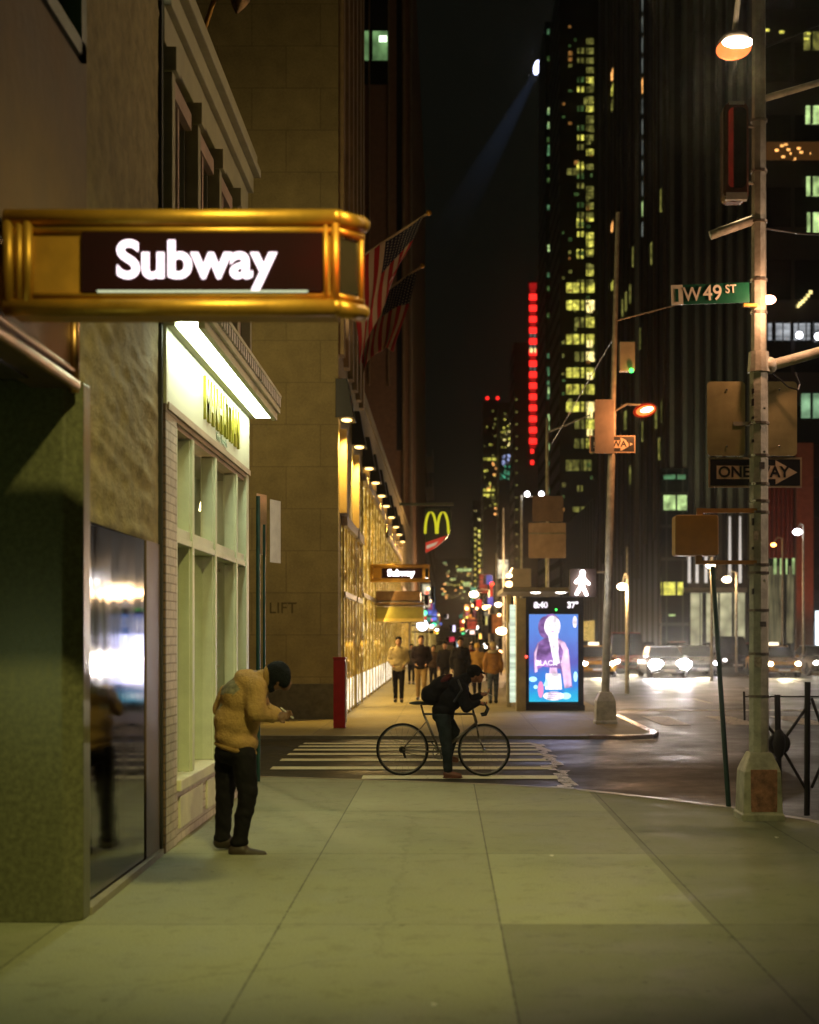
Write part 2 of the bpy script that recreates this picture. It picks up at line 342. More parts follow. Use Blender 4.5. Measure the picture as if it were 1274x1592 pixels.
# side street with a little crown, and the avenue
sm = MB()
for i in range(24):
    ya, yb = 12.6 + i * .72, 12.6 + (i + 1) * .72
    def crown(y): return RZ + .07 * max(0, 1 - ((y - 22) / 4.2) ** 2)
    sm.poly([(-40, ya, crown(ya)), (4.6, ya, crown(ya)), (4.6, yb, crown(yb)), (-40, yb, crown(yb))])
struct(sm.build('side_street', asphalt, smooth=True))
struct(MB().poly([(3.2, -20, RZ - .006), (18, -20, RZ - .006), (18, 990, RZ - .006), (3.2, 990, RZ - .006)]).build('avenue', worn))
near_curb = [(-40, 18.35), (-2.5, 18.3), (-1.0, 17.85), (0.6, 17.3), (1.46, 16.8), (2.2, 15.95), (2.95, 15.0), (3.5, 13.95), (3.86, 12.6), (4.05, 10.5), (4.1, 8), (4.1, -20)]
walk_n = sidewalk_mat('sidewalk_concrete', .34, 8.9, 1.38, 2.9, (0.34, 8.9, 1.66, 0.0))
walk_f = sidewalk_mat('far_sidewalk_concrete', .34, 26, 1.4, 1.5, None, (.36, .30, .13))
struct(MB().prism([(-40, -20)] + [(4.1, -20)] + near_curb[::-1][1:], -.28, 0).build('sidewalk', walk_n))
cm = MB()
inn = [(x - .0, y) for x, y in near_curb]
curb_m = mat('curb_granite', (0.30, 0.27, 0.19), .5, 0, .35, 4, .3, 30)
for (a, b) in zip(near_curb[:-1], near_curb[1:]):
    d = (Vector(b) - Vector(a)).normalized(); n = Vector((-d.y, d.x)) * .16
    cm.extr([(a[0], a[1], -.27), (a[0] + n.x, a[1] + n.y, -.27), (a[0] + n.x, a[1] + n.y, -.004), (a[0], a[1], .004)], (b[0] - a[0], b[1] - a[1], 0))
struct(cm.build('curb', curb_m))
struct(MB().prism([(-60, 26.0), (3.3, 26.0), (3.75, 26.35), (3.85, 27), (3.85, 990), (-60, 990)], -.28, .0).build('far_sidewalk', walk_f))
struct(MB().extr([(-60, 25.84, -.27), (-60, 26.0, -.27), (-60, 26.0, .004), (-60, 25.84, .0)], (62.6, 0, 0)).build('far_curb', curb_m))
pc = MB(); pts = [(2.6, 25.84), (3.35, 25.86), (3.8, 26.15), (4.0, 26.8), (4.0, 33)]
for i, (a, b) in enumerate(zip(pts[:-1], pts[1:])):
    d = (Vector(b) - Vector(a)).normalized(); n = Vector((-d.y, d.x)) * .15
    pc.extr([(a[0], a[1], -.27), (a[0] + n.x, a[1] + n.y, -.27), (a[0] + n.x, a[1] + n.y, .006), (a[0], a[1], .006)], (b[0] - a[0], b[1] - a[1], 0))
struct(pc.build('corner_curb', mat('worn_curb_steel', (.62, .42, .34), .3, .5, .45, 3)))
struct(MB().prism([(18, -20), (60, -20), (60, 990), (18, 990)], -.28, .02).build('east_sidewalk', walk_f))
# worn paint
def paint_mat(name, col, cut):
    m, nt = _mat(name); N = nt.nodes; L = nt.links
    out = N.new('ShaderNodeOutputMaterial'); b = N.new('ShaderNodeBsdfPrincipled'); tr = N.new('ShaderNodeBsdfTransparent'); mx = N.new('ShaderNodeMixShader')
    tc = N.new('ShaderNodeTexCoord'); nz = N.new('ShaderNodeTexNoise'); nz.inputs['Scale'].default_value = 9; nz.inputs['Detail'].default_value = 8; nz.inputs['Roughness'].default_value = .75
    L.new(tc.outputs['Object'], nz.inputs['Vector'])
    rp = N.new('ShaderNodeValToRGB'); rp.color_ramp.elements[0].position = cut; rp.color_ramp.elements[1].position = cut + .05; L.new(nz.outputs['Fac'], rp.inputs[0])
    b.inputs['Base Color'].default_value = (*col, 1); b.inputs['Roughness'].default_value = .6
    L.new(rp.outputs[0], mx.inputs[0]); L.new(tr.outputs[0], mx.inputs[1]); L.new(b.outputs[0], mx.inputs[2]); L.new(mx.outputs[0], out.inputs[0])
    return m
pw = paint_mat('crosswalk_paint', (.82, .80, .58), .33)
for k, py in enumerate((1219, 1205, 1193.5, 1182.5, 1174, 1167, 1161, 1155.5)):
    y0 = 3980 / (py - 990); y0 = (EYE - RZ) * F / (py - 990) if False else y0 + .12
    bm_ = MB(); z = RZ + .006
    w = .36
    xl = -2.42 if k else -.62
    if k == 1: xl = -1.1
    n = 10
    for i in range(n):
        a = xl + (1.46 - xl) * i / n; b = xl + (1.46 - xl) * (i + 1) / n
        def cz(y): return RZ + .07 * max(0, 1 - ((y - 22) / 4.2) ** 2) + .008
        bm_.poly([(a, y0 - w / 2, cz(y0 - w / 2)), (b, y0 - w / 2, cz(y0 - w / 2)), (b, y0 + w / 2, cz(y0 + w / 2)), (a, y0 + w / 2, cz(y0 + w / 2))])
    struct(bm_.build('crosswalk_bar', pw))
ed = MB(); random.seed(3)
for i in range(22):
    y = 17.2 + i * .31; x = 1.5 + random.uniform(-.06, .06) - (.09 if 6 < i < 9 else 0); z = RZ + .07 * max(0, 1 - ((y - 22) / 4.2) ** 2) + .012
    ed.poly([(x - random.uniform(.0, .1), y, z), (x + random.uniform(.05, .16), y + random.uniform(-.05, .05), z), (x + random.uniform(.02, .15), y + .36, z), (x - random.uniform(0, .1), y + .33, z)])
struct(ed.build('worn_line', paint_mat('old_line_paint', (.8, .74, .78), .42)))
am = MB()
for i in range(9):
    am.poly([(4.6 + i * 1.5, 30.2, RZ), (5.2 + i * 1.5, 30.2, RZ), (5.2 + i * 1.5, 33.5, RZ), (4.6 + i * 1.5, 33.5, RZ)])
am.poly([(4.3, 36, RZ), (17.6, 36, RZ), (17.6, 36.45, RZ), (4.3, 36.45, RZ)])
for i in range(30):
    for lx in (7.4, 10.9, 14.4): am.poly([(lx, 40 + i * 9, RZ), (lx + .12, 40 + i * 9, RZ), (lx + .12, 43 + i * 9, RZ), (lx, 43 + i * 9, RZ)])
struct(am.build('road_marking', paint_mat('marking_paint', (.6, .56, .42), .4)))

# ------------------------------------------------------------------ near building with the station entrance
nb = thing('corner_building', (-2.4, 8.94, 0), 'near stone building over the subway entrance, with a polished green granite pier', 'building')
MB().box(-9, -2.42, 8.945, 11.0, 0, 3.4).build('pier_core', concrete_dark, nb)
MB().prism([(-9, 8.94), (-2.405, 8.94), (-2.30, 9.02), (-2.30, 9.2), (-9, 9.2)], 0, 3.42).build('granite_pier', granite, nb, bevel=.012)
MB().box(-9, -2.5, -6, 8.5, 3.34, 3.5).build('entrance_ceiling', mat('dark_ceiling', (.03, .02, .015), .6), nb)
MB().box(-6.6, -6.4, -6, 8.9, 0, 3.34).build('entrance_wall', granite, nb)
# upper wall, near part smooth
ub = MB(); ub.poly([(-2.30, -6, 3.9), (-2.30, 5.2, 3.9), (-2.30, 5.2, 14), (-2.30, -6, 14)])
ub.poly([(-2.30, 5.2, 3.9), (-2.30, 9.1, 3.9), (-2.30, 9.1, 5.42), (-2.30, 5.2, 5.42)])
ub.poly([(-2.30, 8.98, 5.42), (-2.30, 9.1, 5.42), (-2.30, 9.1, 14), (-2.30, 8.98, 14)])
ub.poly([(-2.30, 5.2, 7.6), (-2.30, 8.98, 7.6), (-2.30, 8.98, 14), (-2.30, 5.2, 14)])
ub.poly([(-9, -6, 3.9), (-2.3, -6, 3.9), (-2.3, 9.1, 3.9), (-9, 9.1, 3.9)])
ub.poly([(-9, -6, 0), (-2.3, -6, 0), (-2.3, -6, 14), (-9, -6, 14)])
ub.build('upper_wall', plaster, nb)
wf = MB(); wf.box(-2.42, -2.27, 8.86, 8.98, 5.42, 7.6); wf.box(-2.42, -2.27, 5.2, 8.98, 5.42, 5.52); wf.box(-2.42, -2.30, 7.3, 7.38, 5.52, 7.6)
w_ = wf.build('window_frame', mat('dark_frame', (.02, .025, .015), .4), nb)
MB().poly([(-2.41, 5.2, 5.5), (-2.41, 8.9, 5.5), (-2.41, 8.9, 7.6), (-2.41, 5.2, 7.6)]).build('pane', emi('dim_green_pane', (.25, .45, .12), .16, False, .6, (1, 3, .6)), w_)
# rough hewn stone strip: real relief
def rough_strip(name, A, B, z0, z1, nx, nz, amp, m, parent, skew=1.2):
    s = MB(); d = Vector((B[0] - A[0], B[1] - A[1], 0)); nrm = Vector((d.y, -d.x, 0)).normalized()
    for i in range(nx + 1):
        for j in range(nz + 1):
            p = Vector((A[0], A[1], 0)) + d * (i / nx); z = z0 + (z1 - z0) * j / nz
            q = Vector((p.y * .75 + z * .2, z * 2.6 + p.y * .25, 0))
            h = noise.fractal(q * 2.8, .9, 2.1, 5) * amp + abs(noise.noise(Vector((q.y * 3.2, q.x * 2.4, 3)))) * amp * .9
            if i in (0, nx) or j == 0: h = 0
            s.v.append(Vector((p.x, p.y, z)) + nrm * h)
    for i in range(nx):
        for j in range(nz):
            a = i * (nz + 1) + j; s.f.append([a, a + 1, a + nz + 2, a + nz + 1]); s.m.append(0)
    return s.build(name, m, parent, smooth=True)
hewn = mat('hewn_stone', (.36, .29, .155), .8, 0, .35, 6, .5, 35)
rough_strip('hewn_stone_wall', (-2.345, 9.1), (-2.375, 11.74), 2.56, 14, 50, 420, .017, hewn, nb)
MB().extr([(-2.43, 11.72, 0), (-2.345, 11.73, 0), (-2.345, 11.79, 0), (-2.5, 11.79, 0)], (0, 0, 14)).build('joint_strip', mat('black_joint', (.012, .01, .008), .6), nb)  # black strip drawn for the dark joint between the two buildings
MB().prism([(-2.6, 9.2), (-2.385, 9.2), (-2.385, 11.72), (-2.6, 11.72)], 0, 2.56).build('back_panel', concrete_dark, nb)
# polished panel
m_, nt_ = _mat('polished_steel_panel'); N_ = nt_.nodes; L_ = nt_.links
o_ = N_.new('ShaderNodeOutputMaterial'); b_ = N_.new('ShaderNodeBsdfPrincipled'); L_.new(b_.outputs[0], o_.inputs[0])
b_.inputs['Base Color'].default_value = (.115, .11, .09, 1); b_.inputs['Metallic'].default_value = 1.0
tc_ = N_.new('ShaderNodeTexCoord'); mp_ = N_.new('ShaderNodeMapping'); mp_.inputs['Scale'].default_value = (1, 3.5, .9); nz_ = N_.new('ShaderNodeTexNoise'); nz_.inputs['Scale'].default_value = 1.2; nz_.inputs['Detail'].default_value = 5
L_.new(tc_.outputs['Object'], mp_.inputs[0]); L_.new(mp_.outputs[0], nz_.inputs['Vector'])
mr_ = N_.new('ShaderNodeMapRange'); mr_.inputs['From Min'].default_value = .3; mr_.inputs['From Max'].default_value = .7; mr_.inputs['To Min'].default_value = .045; mr_.inputs['To Max'].default_value = .10; L_.new(nz_.outputs['Fac'], mr_.inputs['Value']); L_.new(mr_.outputs[0], b_.inputs['Roughness'])
bp_ = N_.new('ShaderNodeBump'); bp_.inputs['Strength'].default_value = .09; bp_.inputs['Distance'].default_value = .01; L_.new(nz_.outputs['Fac'], bp_.inputs['Height']); L_.new(bp_.outputs[0], b_.inputs['Normal'])
MB().poly([(-2.37, 9.1, .06), (-2.37, 11.2, .06), (-2.37, 11.2, 2.57), (-2.37, 9.1, 2.54)]).build('polished_panel', m_, nb)
MB().prism([(-2.42, 11.2), (-2.36, 11.2), (-2.36, 11.72), (-2.46, 11.72)], 0, 2.56).build('panel_post', mat('brown_post', (.13, .08, .045), .5), nb)
MB().prism([(-2.36, 9.2), (-2.29, 9.2), (-2.33, 11.74), (-2.36, 11.74)], 0, .05).build('plinth', curb_m, nb)
# entrance beam and brass trim
bmx = MB(); bmx.box(-2.6, -2.34, -6, 8.92, 3.36, 3.9)
bmx.build('entrance_beam', mat('bronze_panel', (.16, .085, .035), .35, .6, .35, 4), nb)
tr = MB()
for x, z, r in ((-2.31, 3.37, .035), (-2.33, 3.46, .022), (-2.32, 3.86, .03), (-2.335, 3.79, .016)): tr.tube((x, -6, z), (x, 8.86, z), r)
tr.tube((-2.33, 8.9, 3.33), (-2.33, 8.9, 3.92), .035)
tr.build('brass_trim', mat('old_brass', (.42, .24, .10), .35, 1, .3, 5), nb, smooth=True)

# ------------------------------------------------------------------ subway signs
def subway_sign(loc, label, wmat, bright_strip=True):
    x, y, z = loc   # wall end, bottom
    t = thing('subway_sign', (x, y, z), label, 'sign', 'brass projecting subway signs')
    W, H, D, C = 1.70, .55, .30, .125
    MB().prism([(x, y + .02), (x + W, y + .02), (x + W, y + D), (x, y + D)], z + .03, z + H - .03).build('cabinet', gold_dull, t)
    rails = MB()
    for zz, r in ((z + H - .045, .045), (z + H - .11, .02), (z + .045, .045), (z + .105, .018)):
        rails.tube((x, y + .02, zz), (x + W, y + .02, zz), r, r, 16); rails.tube((x + W, y + .02, zz), (x + W + C, y + C + .02, zz), r, r, 16); rails.ball((x + W, y + .02, zz), r, 10, 16)
        rails.ball((x + W + C, y + C + .02, zz), r, 10, 16)
    rails.build('rail', gold, t, smooth=True)
    for q in ((x + .02, .03), (x + .075, .02), (x + .12, .028), (x + W - .0, .022), (x + W - .05, .014)):
        MB().tube((q[0], y + .01, z + .02), (q[0], y + .01, z + H - .02), q[1], q[1], 14).build('upright', gold, t, smooth=True)
    MB().prism([(x + W, y + .03), (x + W + C, y + C + .03), (x + W + C, y + D), (x + W, y + D)], z + .14, z + H - .14).build('end_glass', mat('dark_end_glass', (.03, .035, .025), .12), t)
    MB().tube((x + W + C, y + C + .02, z + .01), (x + W + C, y + C + .02, z + H - .0), .016, .016, 10).build('upright', gold, t, smooth=True)
    p0, p1 = x + .40, x + 1.635
    MB().box(p0, p1, y - .004, y + .03, z + .12, z + H - .125).build('sign_panel', panel_dark, t)
    text('Subway', .268, face_cam((x + .985, y - .008, z + .275)), 'lettering', wmat, t, bold=.0065, extrude=.003, sx=1.0, space=1.0)
    if bright_strip: MB().box(p0 + .08, p0 + 1.16, y - .008, y + .0, z + .118, z + .127).build('light_gap', emi('gap_light', (.85, .9, .55), .9), t)
    MB().box(x - .25, x + .03, y + .08, y + D - .04, z + .06, z + H - .06).build('wall_bracket', gold_dull, t)
    return t
subway_sign((-2.27, 7.3, 3.45), 'large brass sign reading Subway over the near station entrance', sign_white)
subway_sign((-2.35, 43.0, 3.45), 'small distant brass sign reading Subway above the glowing shopfronts across the street', emi('far_sign_white', (1, .86, .9), 8), False)

# ------------------------------------------------------------------ corner shop (two storeys)
sh = thing('corner_shop', (-2.4, 14.3, 0), 'cream painted two storey corner shop with a brightly lit fascia', 'shop building')
whitebrick = block_mat('painted_brick', (.60, .52, .42), .22, .075, (.34, .28, .2), .6, .008, .6, c2=.86)
darkbrick = block_mat('dark_brick', (.17, .10, .055), .22, .075, (.06, .04, .025), .7, .008, .5)
s = MB(); s.box(-9, -2.33, 11.8, 11.84, 0, 3.74, 0); s.build('party_brick', darkbrick, sh)
MB().box(-2.6, -2.33, 11.84, 12.3, 0, 3.74).build('brick_pier', whitebrick, sh)
MB().box(-9, -2.9, 11.8, 16.8, 0, 7.3).build('wall', plaster, sh)
MB().box(-2.9, -2.48, 16.62, 16.8, 0, 3.74).build('end_wall', cream, sh)
MB().box(-2.9, -2.5, 11.84, 16.62, 3.62, 3.7).build('shop_ceiling', concrete_dark, sh)
MB().box(-2.9, -2.86, 11.84, 16.62, 0, 3.62).build('shop_back_wall', mat('dark_backdrop', (.06, .03, .015), .6), sh)
bk = MB(); bk.box(-2.5, -2.345, 12.3, 16.7, 0, .46); bk.build('bulkhead', whitebrick, sh)
sp_ = MB()
for k in range(3): sp_.box(-2.35, -2.325, 12.45 + k * 1.42, 13.6 + k * 1.42, .12, .4)
sp_.build('bulkhead_panel', cream, sh, bevel=.006)
MB().box(-2.5, -2.29, 12.3, 16.75, .46, .56).build('sill', cream, sh, bevel=.01)
# glass: thin pane showing the display behind it
m_, nt_ = _mat('shop_glass'); N_ = nt_.nodes; L_ = nt_.links
o_ = N_.new('ShaderNodeOutputMaterial'); g_ = N_.new('ShaderNodeBsdfGlossy'); g_.inputs['Roughness'].default_value = .015; g_.inputs['Color'].default_value = (.9, .92, .85, 1)
t_ = N_.new('ShaderNodeBsdfTransparent'); t_.inputs['Color'].default_value = (.8, .85, .75, 1); x_ = N_.new('ShaderNodeMixShader'); fr = N_.new('ShaderNodeFresnel'); fr.inputs['IOR'].default_value = 1.55
L_.new(fr.outputs[0], x_.inputs[0]); L_.new(t_.outputs[0], x_.inputs[1]); L_.new(g_.outputs[0], x_.inputs[2]); L_.new(x_.outputs[0], o_.inputs[0])
shop_glass = m_
fins = [12.36, 13.2, 14.5, 15.95, 16.62]
for a, b in zip(fins[:-1], fins[1:]):
    g = MB().poly([(-2.462, a + .05, .56), (-2.462, b - .02, .56), (-2.462, b - .02, 2.62), (-2.462, a + .05, 2.62)]); g.build('window', shop_glass, sh)
    g = MB().poly([(-2.462, a + .05, 2.76), (-2.462, b - .02, 2.76), (-2.462, b - .02, 3.62), (-2.462, a + .05, 3.62)]); g.build('transom_window', shop_glass, sh)
for y in fins[1:4]:
    f = MB(); f.box(-2.48, -2.335, y - .10, y, .56, 3.62); f.box(-2.48, -2.36, y - .13, y + .03, .56, 3.6); f.build('mullion', cream_g, sh, bevel=.006)
f = MB(); f.box(-2.48, -2.33, 16.6, 16.8, .0, 3.74); f.build('mullion', cream_g, sh, bevel=.006)
f = MB(); f.box(-2.48, -2.335, 12.3, 12.37, .56, 3.62); f.build('mullion', cream_g, sh, bevel=.006)
f = MB(); f.box(-2.475, -2.34, 12.37, 16.6, 2.62, 2.68); f.box(-2.475, -2.355, 12.37, 16.6, 2.68, 2.76); f.build('transom', cream_g, sh, bevel=.006)
f = MB(); f.box(-2.5, -2.31, 11.86, 16.8, 3.70, 3.76); f.box(-2.5, -2.335, 12.3, 16.8, 3.66, 3.70); f.box(-2.5, -2.36, 12.3, 16.8, 3.62, 3.66); f.build('head_moulding', mat('brown_moulding', (.42, .32, .22), .5), sh)
MB().box(-2.9, -2.325, 11.86, 16.8, 3.76, 4.40).build('fascia', mat('fascia_board', (.66, .68, .52), .45, 0, .08, 2), sh)
MB().box(-2.9, -2.32, 11.80, 11.86, 3.74, 4.40).build('fascia_end', cream, sh)
text('MANHATTAN', .60, face_east((-2.31, 14.72, 4.07)), 'lettering', mat('gilt', (.50, .48, .05), .35, .3, .3, 8), sh, bold=.004, extrude=.014, sx=.60)
text('fine foods', .11, face_east((-2.318, 14.7, 3.83)), 'small_lettering', mat('faded_green', (.40, .50, .36), .5), sh, extrude=.003, sx=1.6)
# lit canopy
cn = MB(); cn.box(-2.9, -2.02, 11.80, 16.84, 4.42, 4.48); cn.box(-2.325, -2.25, 11.80, 16.84, 4.38, 4.42); cn.box(-2.06, -2.0, 11.80, 16.84, 4.36, 4.62)
cn.box(-2.5, -1.95, 11.80, 16.86, 4.62, 4.66); cn.box(-2.0, -1.965, 11.80, 16.86, 4.44, 4.50)
cn.build('canopy', cream, sh, bevel=.006)
dn = MB()
for k in range(33): dn.box(-2.0, -1.945, 11.86 + k * .15, 11.935 + k * .15, 4.50, 4.60)
MB().box(-2.0, -1.996, 11.84, 16.84, 4.50, 4.61).build('dentil_back', mat('dark_moulding', (.12, .09, .05), .7), sh)
o = dn.build('dentil_band', whitep, sh)
for a, b in ((11.84, 14.02), (14.05, 16.8)):
    MB().box(-2.245, -2.065, a, b, 4.385, 4.415).build('soffit_light', emi('soffit_tube', (.90, 1.0, .70), 24), sh)
upper_cream = mat('upper_cream', (.36, .32, .20), .6, 0, .2, 4)
# upper storey
MB().box(-2.9, -2.42, 11.84, 16.8, 4.66, 7.25).build('upper_storey', mat('upper_dark', (.10, .085, .05), .6), sh)
for k, y in enumerate((11.95, 13.2, 14.45, 15.7, 16.7)):
    f = MB(); f.box(-2.42, -2.30, y, y + .13, 4.70, 6.75); f.box(-2.42, -2.26, y - .03, y + .16, 6.55, 6.75); f.build('pilaster', upper_cream, sh, bevel=.006)
    if k < 4:
        f = MB(); f.box(-2.42, -2.34, y + .13, y + 1.12, 6.45, 6.60); f.box(-2.42, -2.36, y + .55, y + .62, 4.8, 6.45); fo = f.build('window_frame', mat('rose_frame', (.45, .3, .24), .5), sh)
        MB().poly([(-2.405, y + .15, 4.75), (-2.405, y + 1.1, 4.75), (-2.405, y + 1.1, 6.45), (-2.405, y + .15, 6.45)]).build('pane', mat('dark_pane', (.015, .018, .014), .12), fo)
f = MB(); f.box(-2.9, -2.34, 11.82, 16.82, 6.75, 7.25); f.box(-2.9, -2.28, 11.82, 16.84, 7.05, 7.25); f.build('frieze', upper_cream, sh, bevel=.008)
f = MB(); f.box(-9, -2.20, 11.82, 16.9, 7.25, 7.34); f.box(-9, -2.24, 11.82, 16.88, 7.34, 7.5); f.build('cornice', upper_cream, sh, bevel=.01)
# interior display
dd = MB()
random.seed(11)
for k in range(4): dd.box(-2.88, -2.62, 12.5, 16.5, .9 + k * .55, .93 + k * .55)
dd.build('display_shelf', mat('shelf_wood', (.25, .14, .06), .5), sh)
goods = MB()
for k in range(4):
    for j in range(34):
        y = 12.55 + j * .115; h = random.uniform(.1, .34); w = random.uniform(.03, .05); goods.box(-2.82, -2.68, y - w, y + w, .93 + k * .55, .93 + k * .55 + h, random.randint(0, 3))
o = goods.build('shop_goods', [mat('good_red', (.5, .05, .03), .5), mat('good_cream', (.6, .5, .3), .5), mat('good_green', (.1, .22, .08), .4), mat('good_amber', (.5, .26, .05), .4)], sh)
o['kind'] = 'stuff'
for k in range(3):
    MB().tube((-2.7, 13.0 + k * 1.4, 3.2), (-2.7, 13.0 + k * 1.4, 3.3), .05, .03).build('display_lamp', emi('warm_display', (1, .75, .4), 16), sh)
lamp('display_light', 'POINT', (-2.66, 14.4, 2.9), (1, .75, .4), 6, sh, .1)
# furled flag over the shop roof
fl = thing('furled_flag', (-2.5, 14.2, 7.5), 'furled flag hanging limp from a short staff above the shop cornice', 'flag')
MB().tube((-2.55, 14.2, 7.45), (-1.95, 14.2, 9.3), .025).build('staff', gold_dull, fl)
s = MB(); random.seed(5)
ring = []
for j in range(16):
    z = 9.15 - j * .075; r = .05 + .035 * math.sin(j * 1.1) ** 2 + (.02 if 3 < j < 9 else 0); cx = -2.06 + .035 * math.sin(j * .7)
    if j == 15: r = .01
    for i in range(10):
        t = 2 * math.pi * i / 10; rr = r * (1 + .35 * math.sin(3 * t + j * .4)); s.v.append(Vector((cx + rr * math.cos(t), 14.2 + rr * math.sin(t), z)))
for j in range(15):
    for i in range(10): a = j * 10 + i; b = j * 10 + (i + 1) % 10; s.f.append([a, b, b + 10, a + 10]); s.m.append(0)
s.build('cloth', mat('faded_flag', (.30, .18, .09), .8, 0, .7, 9), fl, smooth=True)
wl = thing('wall_lamp', (-2.42, 11.9, 7.9), 'small pale wall lamp at the top of the near wall above the shop', 'lamp')
s = MB(); s.tube((-2.31, 11.8, 7.12), (-2.31, 11.8, 7.3), .055, .045); s.build('lamp_shade', emi('dim_lamp', (.8, .78, .55), .8), wl)
MB().tube((-2.45, 11.8, 7.33), (-2.3, 11.8, 7.33), .02).build('bracket', black, wl)

# ------------------------------------------------------------------ building across the side street
fb = thing('stone_building', (-2.4, 33, 0), 'tall tan limestone building across the side street, with bracket lamps over its shopfronts', 'building')
MB().box(-40, -2.36, 31.1, 38.8, .77, 75).build('wall', stone_n, fb)
MB().box(-40, -2.33, 31.06, 38.8, 0, .77).build('base_course', mat('dark_granite_base', (.13, .115, .08), .4, 0, .4, 8), fb)
MB().box(-40, -2.36, 38.8, 96.6, 0, 8.4).build('podium', stone_n, fb)
fm = MB(); fm.box(-40, -2.30, 38.8, 96.6, 8.4, 8.7); fm.build('podium_cornice', stone_n, fb)
rib = mat('rib_stone', (.36, .25, .12), .7, 0, .3, 3)
for k, y in enumerate((31.2, 32.7, 34.2, 35.7, 37.2, 38.5)):
    MB().box(-2.36, -2.24, y, y + .45, 8.0, 75).build('fluted_pilaster', rib, fb)
text('LIFT', .34, face_cam(at(440, 946, 31.1) + Vector((0, -.006, 0))), 'lettering', mat('faded_letter', (.14, .11, .05), .8), fb, bold=.002, extrude=.002, sx=1.0)
# sconces
sc_y = [31.7, 36.2, 40.8, 44.6, 48.7, 52.5, 57.4, 62.4, 67, 72]
warm = (1.0, .62, .14)
def sconce(y, first):
    lb = ('first', 'second', 'third', 'fourth', 'fifth', 'sixth', 'seventh', 'eighth', 'ninth', 'last')[sc_y.index(y)]
    t = thing('bracket_lamp', (-2.36, y, 6.6), '%s black wedge lamp of the receding row, counted from the tan corner' % lb, 'wall lamp', 'row of black wedge lamps')
    s = MB(); s.extr([(-2.42, y - .62, 6.6), (-2.02, y - .62, 6.6), (-2.17, y - .62, 7.45), (-2.42, y - .62, 7.45)], (0, .9, 0)); s.build('lamp_hood', black, t, bevel=.01)
    MB().ball((-2.2, y - .25, 6.59), (.12, .22, .03), 8, 14).build('lamp_lens', emi('sconce_lens', (1, .62, .20), 5), t)
    lamp('sconce_light', 'SPOT', (-2.2, y - .45, 6.5), warm, 1300, t, .05, (-2.25, y - .25, 0), 70, .8)
    return t
for i, y in enumerate(sc_y): sconce(y, i == 0)
strip = mat('pilaster_stone', (.42, .31, .15), .75, 0, .2, 4)
for y in sc_y: MB().box(-2.36, -2.2, y - .2, y + .25, 4.55 if y < 38 else 6.35, 6.4 if y < 38 else 6.58).build('pilaster', strip, fb)
# glowing shopfronts
def interior_mat(name, base, str_):
    m, nt = _mat(name); N = nt.nodes; L = nt.links
    out = N.new('ShaderNodeOutputMaterial'); e = N.new('ShaderNodeEmission'); g = N.new('ShaderNodeBsdfGlossy'); g.inputs['Roughness'].default_value = .08; ad = N.new('ShaderNodeAddShader')
    g.inputs['Color'].default_value = (.25, .25, .22, 1)
    tc = N.new('ShaderNodeTexCoord'); mp = N.new('ShaderNodeMapping'); mp.inputs['Scale'].default_value = (1, 1.1, 1.6); L.new(tc.outputs['Object'], mp.inputs[0])
    nz = N.new('ShaderNodeTexNoise'); nz.inputs['Scale'].default_value = 2.6; nz.inputs['Detail'].default_value = 7; nz.inputs['Roughness'].default_value = .75; L.new(mp.outputs[0], nz.inputs['Vector'])
    rp = N.new('ShaderNodeValToRGB'); el = rp.color_ramp.elements; el[0].position = .42; el[0].color = (.03, .01, .002, 1); el[1].position = .66; el[1].color = (*base, 1)
    q = el.new(.52); q.color = (base[0] * .40, base[1] * .30, base[2] * .12, 1)
    L.new(nz.outputs['Fac'], rp.inputs[0])
    vo = N.new('ShaderNodeTexVoronoi'); vo.inputs['Scale'].default_value = 2.6; L.new(mp.outputs[0], vo.inputs['Vector'])
    lt = N.new('ShaderNodeMath'); lt.operation = 'LESS_THAN'; L.new(vo.outputs['Distance'], lt.inputs[0]); lt.inputs[1].default_value = .10
    mx = N.new('ShaderNodeMixRGB'); L.new(lt.outputs[0], mx.inputs[0]); L.new(rp.outputs[0], mx.inputs[1]); mx.inputs[2].default_value = (3.2, 2.2, 1.1, 1)
    L.new(mx.outputs[0], e.inputs['Color']); e.inputs['Strength'].default_value = str_
    L.new(e.outputs[0], ad.inputs[0]); L.new(g.outputs[0], ad.inputs[1]); L.new(ad.outputs[0], out.inputs[0])
    return m
lit1 = interior_mat('lit_shop_interior', (1.0, .80, .30), 1.5)
lit_white = emi('lit_white_panel', (1, .88, .66), 1.6, True, .5, (2, 2, 2))
def shopfront(y0, y1, ztop, n, ztr):
    MB().box(-2.355, -2.335, y0, y1, .8, ztop).build('shop_window', lit1, fb)
    MB().box(-2.35, -2.325, y0, y1, .08, .8).build('stall_riser', lit_white, fb)
    for i in range(n + 1):
        y = y0 + (y1 - y0) * i / n; MB().box(-2.34, -2.29, y - .06, y + .06, .0, ztop).build('mullion', mat('shop_gilt', (.62, .44, .10), .5, .3), fb)
    f = MB(); f.box(-2.34, -2.22, y0, y1, ztop, ztop + .22); f.box(-2.34, -2.26, y0, y1, ztr, ztr + .12); f.build('shopfront_beam', mat('beaded_beam', (.42, .34, .26), .5, .3), fb)
shopfront(32.0, 35.9, 4.3, 4, 2.7)
shopfront(36.5, 38.6, 4.3, 2, 2.7)
shopfront(39.2, 54.0, 6.1, 8, 2.9)
shopfront(54.5, 72.0, 5.6, 9, 2.9)
shopfront(73, 95.0, 4.2, 8, 2.9)
lamp('shop_glow', 'AREA', (-2.1, 40, 2.2), (1, .66, .22), 240, fb, 3.5, (3, 40, .2))
lamp('shop_glow', 'AREA', (-2.1, 48, 2.2), (1, .66, .22), 260, fb, 3.5, (3, 48, .2))
